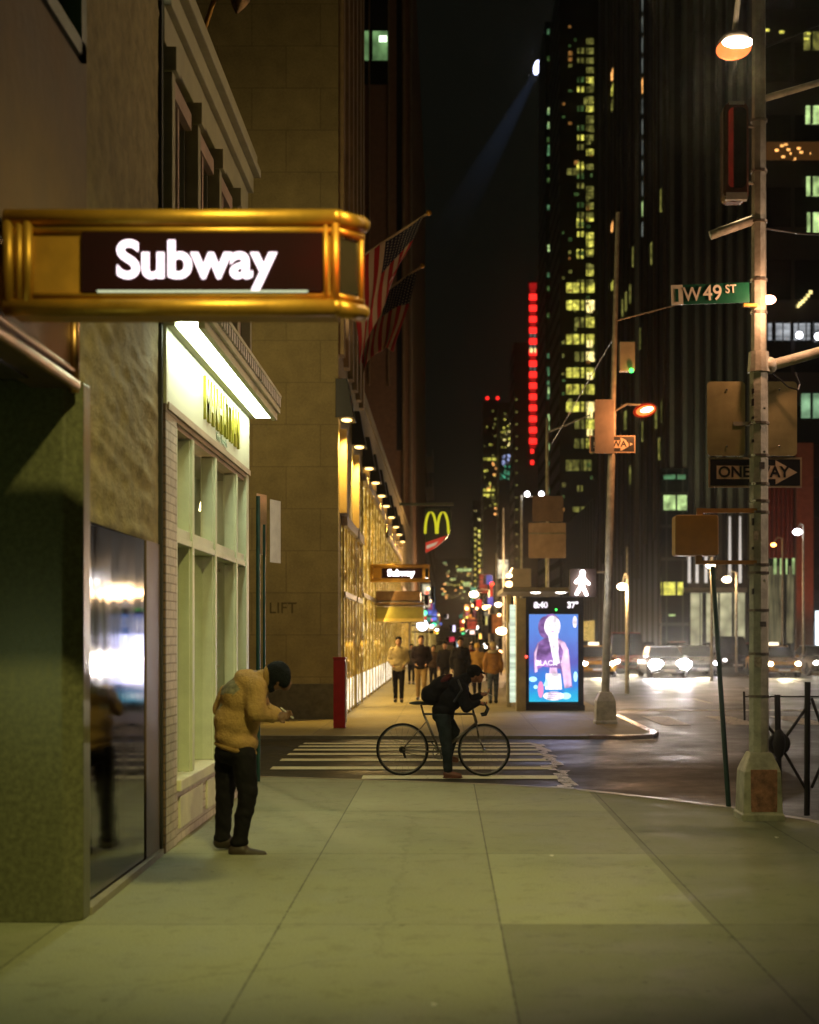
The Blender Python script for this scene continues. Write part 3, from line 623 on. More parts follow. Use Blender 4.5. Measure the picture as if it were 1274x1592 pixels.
lamp('shop_glow', 'AREA', (-2.1, 34, 2.2), (1, .66, .22), 130, fb, 2.5, (3, 34, .2))
# gilt canopy over the second station door
gc = thing('entrance_canopy', (-2.35, 47, 2.3), 'gilt flat canopy projecting from the wall under the distant subway sign', 'canopy')
s = MB(); s.box(-2.3, -.75, 46.6, 48.6, 2.33, 2.78); s.build('soffit_box', mat('gilt_box', (.34, .30, .06), .5, .2), gc, bevel=.02)
MB().box(-2.3, -.73, 46.56, 48.6, 2.30, 2.40).build('lower_lip', mat('pale_gilt', (.6, .45, .12), .4, .3), gc)
s = MB(); s.box(-2.36, -.72, 46.5, 48.6, 2.84, 2.92); s.box(-2.3, -.85, 46.5, 48.6, 2.98, 3.3); s.build('upper_rail', mat('bronze_panel', (.16, .085, .035)), gc, bevel=.02)
lamp('canopy_light', 'POINT', (-1.4, 41.6, 2.6), (1, .7, .25), 60, gc, .1)
# red standpipe box
rb = thing('red_cabinet', (-2.05, 28, 0), 'narrow red cabinet standing at the foot of the tan stone corner', 'cabinet')
MB().box(-2.22, -1.99, 28.0, 28.25, 0, 1.36).build('body', mat('red_paint', (.42, .012, .015), .4, 0, .25, 5), rb, bevel=.012)
MB().box(-2.23, -1.98, 27.99, 28.26, 1.36, 1.40).build('lid', mat('red_paint', (.42, .012, .015)), rb)
MB().box(-1.988, -1.97, 28.02, 28.2, .1, 1.3).build('side_strip', whitep, rb)
# flags
def flag_mat():
    m, nt = _mat('us_flag_cloth'); N = nt.nodes; L = nt.links
    out = N.new('ShaderNodeOutputMaterial'); b = N.new('ShaderNodeBsdfPrincipled'); L.new(b.outputs[0], out.inputs[0]); b.inputs['Roughness'].default_value = .8
    uv = N.new('ShaderNodeUVMap'); uv.uv_map = 'UVMap'; sp = N.new('ShaderNodeSeparateXYZ'); L.new(uv.outputs[0], sp.inputs[0])
    def M(op, a, c):
        n = N.new('ShaderNodeMath'); n.operation = op
        for i, q in enumerate((a, c)):
            if isinstance(q, (int, float)): n.inputs[i].default_value = q
            else: L.new(q, n.inputs[i])
        return n.outputs[0]
    st = M('MODULO', M('MULTIPLY', sp.outputs[1], 13.0), 2.0); red = M('LESS_THAN', st, 1.0)
    mx = N.new('ShaderNodeMixRGB'); L.new(red, mx.inputs[0]); mx.inputs[1].default_value = (.55, .40, .26, 1); mx.inputs[2].default_value = (.38, .015, .015, 1)
    ct = M('MULTIPLY', M('LESS_THAN', sp.outputs[0], .42), M('GREATER_THAN', sp.outputs[1], .46))
    # star field: small dots on the dark canton
    mp = N.new('ShaderNodeMapping'); mp.inputs['Scale'].default_value = (26, 17, 1); L.new(uv.outputs[0], mp.inputs[0]); fx = N.new('ShaderNodeVectorMath'); fx.operation = 'FRACTION'; L.new(mp.outputs[0], fx.inputs[0])
    sb = N.new('ShaderNodeVectorMath'); sb.operation = 'DISTANCE'; L.new(fx.outputs[0], sb.inputs[0]); sb.inputs[1].default_value = (.5, .5, 0)
    star = M('LESS_THAN', sb.outputs['Value'], .2)
    ms = N.new('ShaderNodeMixRGB'); L.new(star, ms.inputs[0]); ms.inputs[1].default_value = (.006, .008, .03, 1); ms.inputs[2].default_value = (.4, .34, .25, 1)
    m2 = N.new('ShaderNodeMixRGB'); L.new(ct, m2.inputs[0]); L.new(mx.outputs[0], m2.inputs[1]); L.new(ms.outputs[0], m2.inputs[2]); L.new(m2.outputs[0], b.inputs['Base Color'])
    return m
FM = flag_mat()
def flag(base, tip, label, seed, drop):
    t = thing('flag', base, label, 'flag')
    MB().tube(base, tip, .035, .028).build('staff', mat('staff_paint', (.5, .36, .2), .5), t)
    MB().ball(tip, .07, 8, 10).build('finial', gold, t, smooth=True)
    base = Vector(base); tip = Vector(tip); ax = (base - tip).normalized(); nu, nv = 34, 34
    me = MB(); uvs = []
    for i in range(nu + 1):
        u = i / nu      # 0 hoist .. 1 fly : falls down
        for j in range(nv + 1):
            v = j / nv  # 0 at wall side .. 1 at tip side
            p = tip + ax * (.12 + (1 - v) * 2.05)
            fold = math.sin(v * 11 + seed) * .13 * (.2 + u) + math.sin(v * 23 + seed * 2 + u * 3) * .045 * u
            fall = u * drop * (.78 + .22 * math.cos(v * 2.6 + seed))
            gather = (v - .3) * u * .30 * 1.75
            q = p + ax * gather + Vector((0, 1, 0)) * fold + Vector((0, 0, -fall)) + Vector((-1, 0, 0)) * (u * .35 * v + .05 * math.sin(u * 6 + v * 9) * u)
            q.z -= gather * ax.z
            me.v.append(q)
    for i in range(nu):
        for j in range(nv):
            a = i * (nv + 1) + j; me.f.append([a, a + 1, a + nv + 2, a + nv + 1]); me.m.append(0)
            for (ii, jj) in ((i, j), (i, j + 1), (i + 1, j + 1), (i + 1, j)): uvs.append((ii / nu, jj / nv))
    mesh = bpy.data.meshes.new('cloth'); mesh.from_pydata([v - ORG[t.name] for v in me.v], [], me.f); uvl = mesh.uv_layers.new(name='UVMap')
    for k, c in enumerate(uvs): uvl.data[k].uv = c
    mesh.materials.append(FM); mesh.shade_smooth()
    o = bpy.data.objects.new('cloth', mesh); COL.objects.link(o); o.parent = t
    sd = o.modifiers.new('thick', 'SOLIDIFY'); sd.thickness = .004
    return t
flag(tuple(at(532, 418, 34)), tuple(at(667, 331, 34)), 'large striped flag on the upper, longer staff above the bracket lamps', .4, 2.5)
flag(tuple(at(551, 487, 38.4)), tuple(at(657, 413, 38.4)), 'striped flag on the lower staff, its stripes hanging down in long folds', 2.1, 2.9)

lamp('flag_fill', 'SPOT', (-2.1, 31.6, 8.9), (1, .72, .42), 34, fb, .1, (-1.3, 36, 11), 90, .8)  # added spot without a fixture, brightens the flags
# next building on that side
b2 = thing('brown_tower', (-2.5, 97, 0), 'dark brown tower rising behind the flags with one greenish lit office', 'tower')
MB().box(-40, -2.36, 97, 160, 0, 52).build('wall', mat('upper_brown', (.27, .15, .075), .7), b2)
MB().box(-40, -2.36, 97, 112, 52, 120).build('upper_tower', mat('upper_brown', (.27, .15, .075), .7), b2)
def prect(x0, x1, y0, y1, Y, dy=-.05): # pixel rectangle on a frontal plane
    a = at(x0, y0, Y); b = at(x1, y1, Y); return a.x, b.x, Y + dy, Y, b.z, a.z
s = MB(); s.box(*prect(563, 604, -20, 132, 97, -.12)); s.build('window_bay', mat('bay_dark', (.008, .008, .008), .2), b2)
s = MB(); s.box(*prect(564, 603, 50, 95, 97, -.2)); wn = s.build('lit_window', emi('office_green', (.22, .42, .16), .55, False, .6, (.8, .8, .5)), b2)
MB().box(*prect(590, 602, 58, 67, 97, -.26)).build('ceiling_light', emi('office_tube', (.8, 1, .7), 3, False), wn)
for x in (563, 574, 604): MB().box(*prect(x, x + 1.6, -20, 600, 97, -.4)).build('mullion', rib, b2)
MB().box(*prect(617, 625, -20, 700, 97, -.06)).build('dark_slot', black, b2)
MB().box(*prect(627, 630, -20, 800, 97, -.5)).build('mullion', rib, b2)
MB().box(*prect(638, 641, -20, 860, 97, -.4)).build('corner_strip', mat('corner_strip', (.35, .28, .18), .5, .3), b2)
b3 = thing('fire_escape_building', (-2.4, 161, 0), 'low dark building with a pale balcony farther along the same side', 'building')
MB().box(-40, -2.36, 161, 300, 0, 24).build('wall', facade_mat('low_dark_skin', (.08, .065, .05), (.02, .02, .02), 5, 3.6), b3)
s = MB(); 
for z in (15.2, 18.6, 22.0): s.box(-2.36, -1.5, 161, 175, z, z + .2); s.box(-1.6, -1.5, 161, 175, z + .2, z + 1.2)
s.build('balcony', mat('pale_balcony', (.30, .30, .24), .5), b3)

MB().box(-2.36, -2.30, 98, 160, .3, 3.6).build('shop_window', lit1, b2)
MB().box(-2.36, -2.30, 162, 299, .3, 3.4).build('shop_window', lit1, b3)
# burger sign
bs = thing('restaurant_sign', tuple(at(655, 782, 60)), 'dark green projecting sign with yellow double arches and a red foot', 'sign')
Y = 60
s = MB(); a = at(654, 783, Y); b = at(706, 786, Y); s.box(a.x - .9, b.x, Y - .05, Y + .05, b.z, a.z + .03); s.build('top_bracket', mat('green_metal', (.10, .14, .09), .5), bs)
prof = [(661, 790), (700, 790), (703, 812), (701, 826), (692, 840), (680, 850), (672, 855), (661, 858)]
pl = [at(x, y, Y) for x, y in prof]
MB().extr([p + Vector((0, -.12, 0)) for p in pl], (0, .24, 0)).build('sign_board', mat('sign_green', (.02, .045, .03), .35), bs, bevel=.02)
ar = MB()
for cx in (670, 689):
    c = at(cx, 830, Y); wpt = []
    for k in range(17):
        t = math.pi * k / 16
        wpt.append(c + Vector((-math.cos(t) * .235, -.16, math.sin(t) * .92)))
    for k in range(16):
        w = .052
        ar.extr([wpt[k] + Vector((-w, 0, 0)), wpt[k] + Vector((w, 0, 0)), wpt[k + 1] + Vector((w, 0, 0)), wpt[k + 1] + Vector((-w, 0, 0))], (0, .06, 0))
ar.build('arches', emi('arch_yellow', (.85, .80, .03), .75), bs)
rd = [at(x, y, Y) for x, y in ((662, 844), (694, 833), (688, 843), (676, 853), (662, 860))]
MB().extr([p + Vector((0, -.15, 0)) for p in rd], (0, .05, 0)).build('red_foot', emi('foot_red', (.75, .06, .03), .6), bs)
rd = [at(x, y, Y) for x, y in ((663, 849), (682, 842), (677, 848), (664, 854))]
MB().extr([p + Vector((0, -.17, 0)) for p in rd], (0, .03, 0)).build('pale_band', emi('foot_pale', (.8, .6, .4), .6), bs)

# ------------------------------------------------------------------ east side and far towers
def tower(name, label, x0, x1, yb, depth, ytop, skin, cat='tower'):
    """frontal box whose south face spans photograph columns x0..x1 at depth yb"""
    a = at(x0, ytop, yb); b = at(x1, ytop, yb)
    t = thing(name, ((a.x + b.x) / 2, yb, 0), label, cat)
    MB().box(a.x, b.x, yb, yb + depth, 0, a.z).build('wall', skin, t)
    t['_y'] = yb
    return t
def lit(t, rects, m, dy=-.15, name='lit_window'):
    Y = t.location.y
    for (x0, x1, y0, y1) in rects: MB().box(*prect(x0, x1, y0, y1, Y, dy)).build(name, m, t)
W_yel = emi('window_yellow', (.90, .84, .13), .85, False, .75, (1.2, 1.2, 1.6))
W_hot = emi('window_hot', (1, .82, .30), 1.9, False, .4, (2, 2, 2))
W_dim = emi('window_dim', (.42, .40, .09), .40, False, .7, (1.5, 1.5, 1.5))
W_dim2 = emi('window_dim_green', (.15, .3, .08), .3, False, .7, (1.5, 1.5, 1.5)); W_org2 = emi('window_dim_orange', (.5, .22, .05), .5, False, .7, (1.5, 1.5, 1.5))
W_grn = emi('window_green', (.22, .55, .25), .35, False, .7, (1, 1, 1.4))
W_pal = emi('window_pale', (.62, .88, .34), .8, False, .5, (1.5, 1.5, 1.5))
W_gry = emi('window_grey', (.36, .40, .36), .35, False, .5, (.5, .5, .5))
W_org = emi('window_orange', (1, .45, .12), 2.0, False, .4, (2, 2, 2))
skA = facade_mat('skin_dark_grid', (.035, .03, .024), (.01, .012, .01), 3.6, 3.3, .7, .6)
skB = facade_mat('skin_green_grid', (.02, .035, .028), (.008, .02, .016), 3.0, 3.3, .8, .7)
skC = facade_mat('skin_brown', (.06, .045, .034), (.02, .016, .012), 4.2, 400, .6, .99)
random.seed(21)
# yellow office tower
t = tower('office_tower', 'dark tower with a column of yellow lit office windows', 870, 932, 270, 26, -40, skA)
row = [(440, 1), (467, .7), (494, .25), (520, .7), (547, .5), (572, .7), (598, 1), (625, .7), (652, .45), (682, .6), (817, 1)]
for y, v in row:
    lit(t, [(881 if v > .6 else 894, 908, y, y + 15)], W_yel if v > .6 else W_dim)
    lit(t, [(912, 924, y, y + 15)], W_hot if int(y) % 2 else W_yel)
for y in (252, 340, 388): lit(t, [(897, 907, y, y + 14)], W_yel)
for y in (152, 180, 232, 255, 290, 316, 338, 362, 388, 412): lit(t, [(912, 923, y, y + random.randint(6, 13))], random.choice([W_yel, W_yel, W_dim]))
lit(t, [(908, 922, 152, 163), (882, 906, 262, 272), (880, 905, 715, 732), (908, 920, 715, 732), (898, 906, 755, 764), (890, 912, 788, 796), (884, 906, 850, 862)], W_dim)
for y in (476, 530, 580, 640, 668): MB().box(*prect(913, 921, y, y + 10, 270, -.5)).build('lit_window', W_hot, t)
for y in range(60, 440, 15):
    if random.random() < .75: lit(t, [(912, 923, y, y + 9)], random.choice([W_yel, W_dim, W_dim]))
    if random.random() < .5: lit(t, [(898, 908, y, y + 8)], random.choice([W_yel, W_dim, W_dim2]))
for y in range(40, 860, 10):
    if random.random() < .75: x = random.choice((874, 884, 893, 912, 918)); lit(t, [(x, x + random.uniform(3, 7), y, y + random.uniform(3, 7))], random.choice([W_dim, W_dim, W_dim2, W_org2]))
# green tower
t = tower('glass_tower', 'slim tower with small green glass windows beside the yellow office tower', 848, 869, 300, 22, 34, skB)
for y in range(44, 830, 21):
    lit(t, [(863 - random.randint(0, 3), 868, y, y + random.randint(5, 10))], random.choice([W_grn, W_grn, W_pal if random.random() < .2 else W_grn]))
    if random.random() < .65: lit(t, [(851, 862, y + 2, y + 9)], random.choice([W_grn, W_grn, W_dim2]))
for y in (168, 190, 381, 602, 644, 662, 690): lit(t, [(852, 869, y, y + 10)], W_pal)
lit(t, [(852, 868, 226, 238), (852, 868, 573, 584)], W_grn); lit(t, [(857, 864, 112, 118), (869, 874, 92, 97)], W_hot)
# red lit column
t = tower('red_lit_tower', 'thin dark tower with a vertical column of glowing red lights', 799, 849, 350, 20, 532, skA)
MB().box(*prect(821, 838, 438, 720, 350, -.4)).build('light_shaft', skA, t)
redl = emi('red_tube', (1, .02, .015), 2.4, False); redd = emi('red_dim', (.5, .01, .01), .7, False)
for i in range(17):
    y = 441 + i * 17.2
    if i < 15: lit(t, [(823, 834.5, y, y + 9)], redl if i else redd, -.8, 'red_light'); lit(t, [(824, 833, y + 10, y + 15)], redd if i not in (4, 5, 7) else W_gry, -.7, 'red_light')
    else: lit(t, [(825, 830, y, y + 6)], redl, -.8, 'red_light')
lit(t, [(824, 833, 542, 549)], W_hot, -.9)
for i in range(14): lit(t, [(802, 805, 620 + i * 19, 623 + i * 19)], W_dim)
# mid distance pair
t = tower('beacon_tower', 'distant tower topped by two red beacons', 751, 776, 420, 20, 622, skA)
for i in range(34): x = random.uniform(752, 771); y = random.uniform(636, 800); lit(t, [(x, x + random.uniform(2, 5), y, y + 3)], random.choice([W_org, W_yel, W_dim, W_dim]))
lit(t, [(752, 772, 712, 716), (752, 770, 760, 764), (752, 768, 768, 771)], W_yel)
for x in (758, 774): MB().ball(at(x, 619, 420), .5, 6, 8).build('beacon', redl, t)
t = tower('glowing_tower', 'distant tower with bluish and golden windows between darker blocks', 776, 798, 405, 20, 626, facade_mat('skin_glow', (.10, .10, .085), (.05, .06, .05), 2, 3.3), 'tower')
W_blu = emi('window_blue', (.35, .42, .75), 1.0, False, .6, (1, 1, 1)); W_teal = emi('window_teal', (.08, .45, .25), .9, False, .6, (1, 1, 1))
for i in range(60): x = random.uniform(777, 793); y = random.uniform(640, 745); lit(t, [(x, x + random.uniform(2, 4), y, y + 2.5)], W_blu if 700 < y < 722 else (W_teal if y > 722 else random.choice([W_yel, W_dim, W_hot])))
t = tower('stepped_block', 'low dark block with scattered golden windows at the end of the avenue', 735, 800, 440, 20, 778, skA, 'building')
for i in range(60): x = random.uniform(737, 795); y = random.uniform(784, 900); lit(t, [(x, x + random.uniform(1.5, 4), y, y + 2.5)], random.choice([W_org, W_yel, W_dim, W_dim, W_hot]))
for i in range(12): lit(t, [(738, 741, 820 + i * 9, 824 + i * 9), (744, 747, 824 + i * 9, 828 + i * 9)], W_yel)
t = tower('end_block', 'lowest far building closing the view, with rows of pale windows', 672, 737, 620, 20, 868, skA, 'building')
for i in range(46): x = random.uniform(686, 735); y = random.uniform(874, 930); lit(t, [(x, x + random.uniform(2, 5), y, y + 2)], random.choice([W_yel, W_dim, W_pal, W_org]))
lit(t, [(710, 735, 884, 888), (700, 709, 899, 902), (720, 732, 905, 912)], W_pal)
# big dark tower with fins
bt = thing('finned_tower', (26, 140, 0), 'large dark tower with vertical stone fins above a pale lit lobby', 'tower')
MB().box(22, 60, 140.6, 206, 0, 130).build('wall', skC, bt)
finm = mat('fin_stone', (.11, .10, .075), .6, 0, .2, 2); 
for x in (1044, 1064, 1083, 1100, 1118, 1134, 1151, 1167, 1183, 990, 1216, 1233, 1250, 1267):
    a = at(x, 900, 140); MB().box(a.x - .22, a.x + .22, 139.6, 140.6, a.z, 130).build('fin', finm, bt)
lobby = emi('lobby_light', (.62, .58, .34), .75, False, .35, (.2, .2, .1))
for (x0, x1) in ((1068, 1088), (1090, 1112), (1114, 1138), (1142, 1158)): MB().box(*prect(x0, x1, 922, 1012, 140.6, -.1)).build('lobby_panel', lobby, bt)
MB().box(*prect(1062, 1160, 914, 921, 139.5, -.6)).build('lobby_canopy', mat('lobby_canopy', (.3, .28, .2), .5), bt)
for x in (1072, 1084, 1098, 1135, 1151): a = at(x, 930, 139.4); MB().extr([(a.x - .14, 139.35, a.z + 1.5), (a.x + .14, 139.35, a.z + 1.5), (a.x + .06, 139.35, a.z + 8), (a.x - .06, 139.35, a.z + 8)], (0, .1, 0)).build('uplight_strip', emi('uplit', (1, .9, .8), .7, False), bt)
for (x0, x1, y0, y1, m) in ((1030, 1068, 770, 793, W_pal), (1028, 1062, 905, 925, W_yel), (1029, 1066, 738, 745, W_grn), (1040, 1052, 955, 958, W_pal)):
    MB().box(*prect(x0, x1, y0, y1, 139.4, -.1)).build('lit_window', m, bt)
MB().box(*prect(1026, 1068, 730, 1030, 140.6, -1.1)).build('glass_base', facade_mat('glass_base', (.05, .05, .04), (.012, .016, .016), 1.6, 3.2, .9, .9, .15), bt)
for i, y in enumerate(range(-8, 350, 32)):
    Yp = 158; a = at(1002, y, Yp); MB().box(21.85, 22.0, 157.2, 158.8, a.z - 1.5, a.z).build('window_strip', W_gry if i not in (4, 10) else (W_org if i == 4 else W_pal), bt)
for y0, m in ((108, W_org), (132, W_yel), (155, W_dim), (345, W_org), (437, W_yel)):
    a = at(954, y0, 187); MB().box(21.85, 22.0, 184.5, 188.5, a.z - .9, a.z).build('lit_window', m, bt)
for k in range(9): yy = 142 + k * 7; MB().box(21.7, 22.0, yy, yy + .9, 12, 130).build('fin', finm, bt)
for i in range(16):
    yy = random.uniform(143, 180); z = random.choice(range(8)) * 3.6 + 20; MB().box(21.85, 22, yy, yy + 1.2, z, z + 2.2).build('lit_window', W_dim, bt)
for (fx, fz) in ((23.5, 9), (28.5, 9)): lamp('fin_fill', 'SPOT', (fx, 133, 6), (.85, .9, .55), 4500, bt, 1, (fx + .5, 139.6, 46), 70, 1)  # spots added in front of the tower to brighten its fins
# nearer right glass building
gb = thing('glass_block', (27, 100, 0), 'dark glass block at the edge with separate lit offices and a bright white band', 'building')
MB().box(22.45, 70, 100, 103.5, 0, 90).build('wall', facade_mat('skin_glass', (.018, .016, .015), (.006, .007, .007), 2.5, 5.1, .9, .55, .15), gb)
for r, m in (((1253, 1290, 165, 193), W_pal), ((1254, 1290, 275, 305), W_pal), ((1255, 1290, 331, 363), W_pal), ((1246, 1290, 612, 650), emi('office_mint', (.35, .62, .35), .6, False, .5, (1, 1, 1))), ((1250, 1274, 50, 78), W_dim)):
    a = MB().box(*prect(*r, 100, -.12)).build('lit_window', m, gb)
MB().box(*prect(1192, 1290, 503, 529, 100, -.12)).build('bright_band', emi('white_band', (.55, .58, .62), .55, False, .7, (.5, 1, 3)), gb)
for x, y in ((1243, 521), (1272, 523)): MB().ball(at(x, y, 99.7), .25, 6, 8).build('spot_light', emi('spot_w', (.9, .9, 1), 8, False), gb)
for k in range(9): MB().box(*prect(1192 + k * 12, 1193 + k * 12, 500, 531, 100, -.3)).build('band_mullion', black, gb)
for (x, y) in ((1205, 233), (1219, 224), (1228, 238), (1239, 230), (1215, 243), (1232, 246), (1243, 236), (1259, 238), (1213, 226), (1223, 232)): MB().box(*prect(x, x + 5, y, y + 3, 100, -.15)).build('ceiling_lamp', W_org, gb)
MB().box(*prect(1190, 1290, 221, 249, 100, -.08)).build('dim_office', emi('dim_orange', (.10, .04, .01), .5, False), gb)
for x, y in ((1189, 46), (1212, 49), (1254, 52), (1250, 60)): MB().box(*prect(x, x + 7, y, y + 3, 100, -.15)).build('ceiling_lamp', W_yel, gb)
ar_ = MB()
for k in range(6): a = at(1240 + k * 4, 476 - k * 3 - (k * k) * .25, 99.8); ar_.box(a.x - .1, a.x + .12, 99.7, 99.8, a.z - .1, a.z + .12)
ar_.build('curved_light_row', W_hot, gb)
redwall = mat('red_lit_wall', (.22, .05, .03), .7, 0, .3, 2)
MB().box(*prect(1190, 1240, 715, 868, 99.4, -.3)).build('red_panel', redwall, gb)
for k in range(7): MB().box(*prect(1194 + k * 7, 1196.5 + k * 7, 715, 868, 99.0, -.2)).build('red_fin', redwall, gb)
MB().box(*prect(1236, 1262, 690, 1022, 98.6, -.5)).build('brown_column', mat('brown_col', (.26, .11, .06), .6), gb)
MB().box(*prect(1190, 1234, 880, 1000, 99.3, -.1)).build('lobby_curtain', emi('curtain', (.16, .14, .07), .7, False, .7, (6, 1, .3)), gb)
for k, x in enumerate((1203, 1213, 1222, 1232)): MB().box(*prect(x, x + 4, 868, 893, 99.1, -.1)).build('uplight_strip', W_pal, gb)
MB().box(*prect(1268, 1290, 950, 1020, 98.5, -.3)).build('white_sign', emi('white_board', (.8, .9, 1), 2.5, False), gb)
lamp('red_wash', 'SPOT', (24.5, 90, 1.5), (1, .2, .1), 1100, gb, .5, (24, 99, 11), 80)

# far filler blocks each side so that no gap opens
def block(x0, x1, y0, y1, h, label, skin): 
    t = thing('avenue_block', ((x0 + x1) / 2, y0, 0), label, 'building', 'dark blocks lining the avenue'); MB().box(x0, x1, y0, y1, 0, h).build('wall', skin, t); return t
for k, (ya, yb, h) in enumerate(((207, 262, 22), (350, 398, 26), (400, 560, 18))):
    q_ = block(21.6, 50, ya, yb, h, ('low dark block between the finned tower and the yellow office windows', 'dark block behind the red lit tower', 'farthest dark block on the east kerb')[k], skC); del q_['group']
    MB().box(21.5, 21.6, ya, yb, .4, 4.2).build('shop_window', lit1, q_)
bx_ = block(22.5, 60, 322, 348, 30, 'dark block lining the avenue', skA)

# ------------------------------------------------------------------ poles on the near corner
def octo_pole(t, x, y, z0, z1, r0, r1, m=pole_paint, name='pole'):
    return MB().tube((x, y, z0), (x, y, z1), r0, r1, 8).build(name, m, t)
def pole_base(t, x, y, w, h, zc=0):
    s = MB(); W = w / 2
    def ring(hw, z): return [Vector((x + sx * hw, y + sy * hw, z)) for sx, sy in ((-1, -1), (1, -1), (1, 1), (-1, 1))]
    rs = [ring(W, zc), ring(W, zc + .06), ring(W * .93, zc + .07), ring(W * .86, zc + h * .72), ring(W * .72, zc + h * .84), ring(W * .5, zc + h)]
    b = 0
    for r in rs: s.v += r
    for i in range(len(rs) - 1):
        for j in range(4): s.f.append([i * 4 + j, i * 4 + (j + 1) % 4, i * 4 + 4 + (j + 1) % 4, i * 4 + 4 + j]); s.m.append(0)
    s.f.append([len(s.v) - 4 + j for j in range(4)]); s.m.append(0)
    return s.build('pole_base', pole_paint, t, bevel=.018)
np_ = thing('signal_pole', (3.1, 14.1, 0), 'thick weathered signal pole with a boxy base on the near corner', 'signal pole')
pole_base(np_, 3.1, 14.1, .42, .66)
s = MB(); s.box(2.98, 3.24, 13.905, 13.925, .08, .5); s.build('base_hatch', mat('rusty_hatch', (.45, .20, .12), .6, 0, .6, 14, .4, 50), np_, bevel=.006)
octo_pole(np_, 3.1, 14.1, .6, 4.46, .098, .092)
octo_pole(np_, 3.1, 14.1, 4.46, 9.6, .078, .062, steel)
for z in (2.05, 2.42, 2.5, 3.02, 3.13, 3.3, 3.58, 3.9, 5.0, 5.32, 5.9, 6.4, 6.9, 1.62, 1.2):
    MB().tube((3.1, 14.1, z), (3.1, 14.1, z + .025), .105 if z < 4.4 else .085, None, 12).build('strap', mat('strap_steel', (.25, .21, .16), .35, .8), np_)
MB().tube((3.1, 14.1, 4.42), (3.1, 14.1, 4.62), .115, .10, 12).build('collar', steel, np_)
s = MB(); s.tube((3.15, 14.1, 4.47), (4.4, 14.1, 4.82), .055, .045, 12); s.ball((3.2, 14.1, 4.49), .085, 8, 12); s.build('mast_arm', pole_paint, np_, smooth=True)
MB().tube((3.1, 14.1, 7.12), (4.4, 14.1, 7.5), .035, .03).build('upper_arm', pole_paint, np_, smooth=True)
MB().tube((3.12, 14.1, 5.96), (2.62, 14.1, 5.78), .05, .045).build('stub_arm', pole_paint, np_, smooth=True)
# lamp arm from pole top
s = MB(); s.path([(3.1, 14.1, 9.5), (3.1, 14.6, 9.2), (3.12, 15.2, 8.6), (3.13, 15.45, 8.35)], .03, 8); s.build('lamp_arm', steel, np_)
lh = MB(); lh.ball((3.13, 15.5, 8.26), (.17, .28, .10), 10, 16); lo = lh.build('lamp_head', steel, np_, smooth=True)
MB().ball((3.13, 15.48, 8.20), (.19, .24, .085), 10, 16).build('lamp_lens', emi('sodium_halo', (1, .17, .04), 2.2), lo, smooth=True)  # orange glowing shell stands in for the halo around the burner
MB().ball((3.13, 15.26, 8.18), (.17, .07, .06), 10, 16).build('burner', emi('sodium_burner', (1, .7, .5), 26), lo, smooth=True)
lamp('sodium_light', 'POINT', (3.13, 15.45, 8.05), (1, .74, .38), 420, np_, .12)
random.seed(31)
for (sx0, z, w_, h_) in ((-.03, 1.5, .07, .10), (.02, 1.9, .06, .05), (-.05, 2.75, .05, .09), (.01, 3.45, .05, .07)):
    MB().box(3.1 + sx0 - w_ / 2, 3.1 + sx0 + w_ / 2, 14.0, 14.004, z, z + h_).build('sticker', mat('old_sticker_%d' % (z * 10 % 3), random.choice(((.5, .42, .3), (.12, .1, .09), (.4, .12, .06))), .7, 0, .6, 30), np_)
for z in (3.72, 3.95, 4.08, 4.2, 2.22, 2.66, 2.9): MB().box(3.018, 3.035, 14.02, 14.06, z, z + random.uniform(.02, .07)).build('paint_scar', black, np_)
for z in (4.05, 3.62, 2.35): MB().ball((3.13, 13.99, z), .014, 6, 8).build('strap_buckle', chrome, np_)
# wires
for pts, r in (([(3.17, 14.1, 4.52), (3.25, 14.08, 4.40), (3.38, 14.06, 4.27), (3.48, 14.06, 4.24), (3.5, 14.08, 4.3), (3.46, 14.1, 4.42)], .008), ([(3.1, 14.1, 5.86), (3.5, 14.1, 5.80), (4.3, 14.1, 5.77)], .012), ([(3.1, 14.1, 7.62), (3.5, 14.1, 7.78), (4.2, 14.1, 8.1)], .008)):
    MB().path(pts, r, 6).build('cable', black, np_)
# street name sign
def streetsign():
    t = thing('street_sign', (2.6, 14.0, 5.2), 'green street name sign reading W 49 ST', 'street sign')
    a = at(1043, 444, 13.98); b = at(1160, 475, 13.98)
    rot = Matrix.Translation(a) @ Matrix.Rotation(R(-2.2), 4, 'Y') @ Matrix.Translation(-a)
    gm = mat('sign_green_field', (.003, .075, .035), .4)
    MB().box(a.x, b.x + .03, 13.97, 13.985, b.z, a.z).xf(rot).build('sign_blade', gm, t)
    w = mat('sign_letter', (.78, .70, .52), .5)
    MB().box(a.x, a.x + .115, 13.962, 13.97, b.z - .0, a.z - .0).xf(rot).build('logo_patch', w, t)
    MB().box(a.x + .04, a.x + .07, 13.958, 13.962, b.z + .03, a.z - .04).xf(rot).build('logo_mark', gm, t)
    text('W', .19, rot @ face_cam((a.x + .205, 13.962, (a.z + b.z) / 2 - .005)), 'lettering', w, t, bold=.002, sx=.9)
    text('49', .21, rot @ face_cam((a.x + .405, 13.962, (a.z + b.z) / 2)), 'lettering', w, t, bold=.002, sx=.9)
    text('ST', .115, rot @ face_cam((a.x + .585, 13.962, (a.z + b.z) / 2 + .035)), 'lettering', w, t, bold=.001, sx=.9)
    MB().box(b.x - .02, 3.06, 13.975, 14.03, b.z - .01, b.z + .02).build('bracket', gold_dull, t)
streetsign()
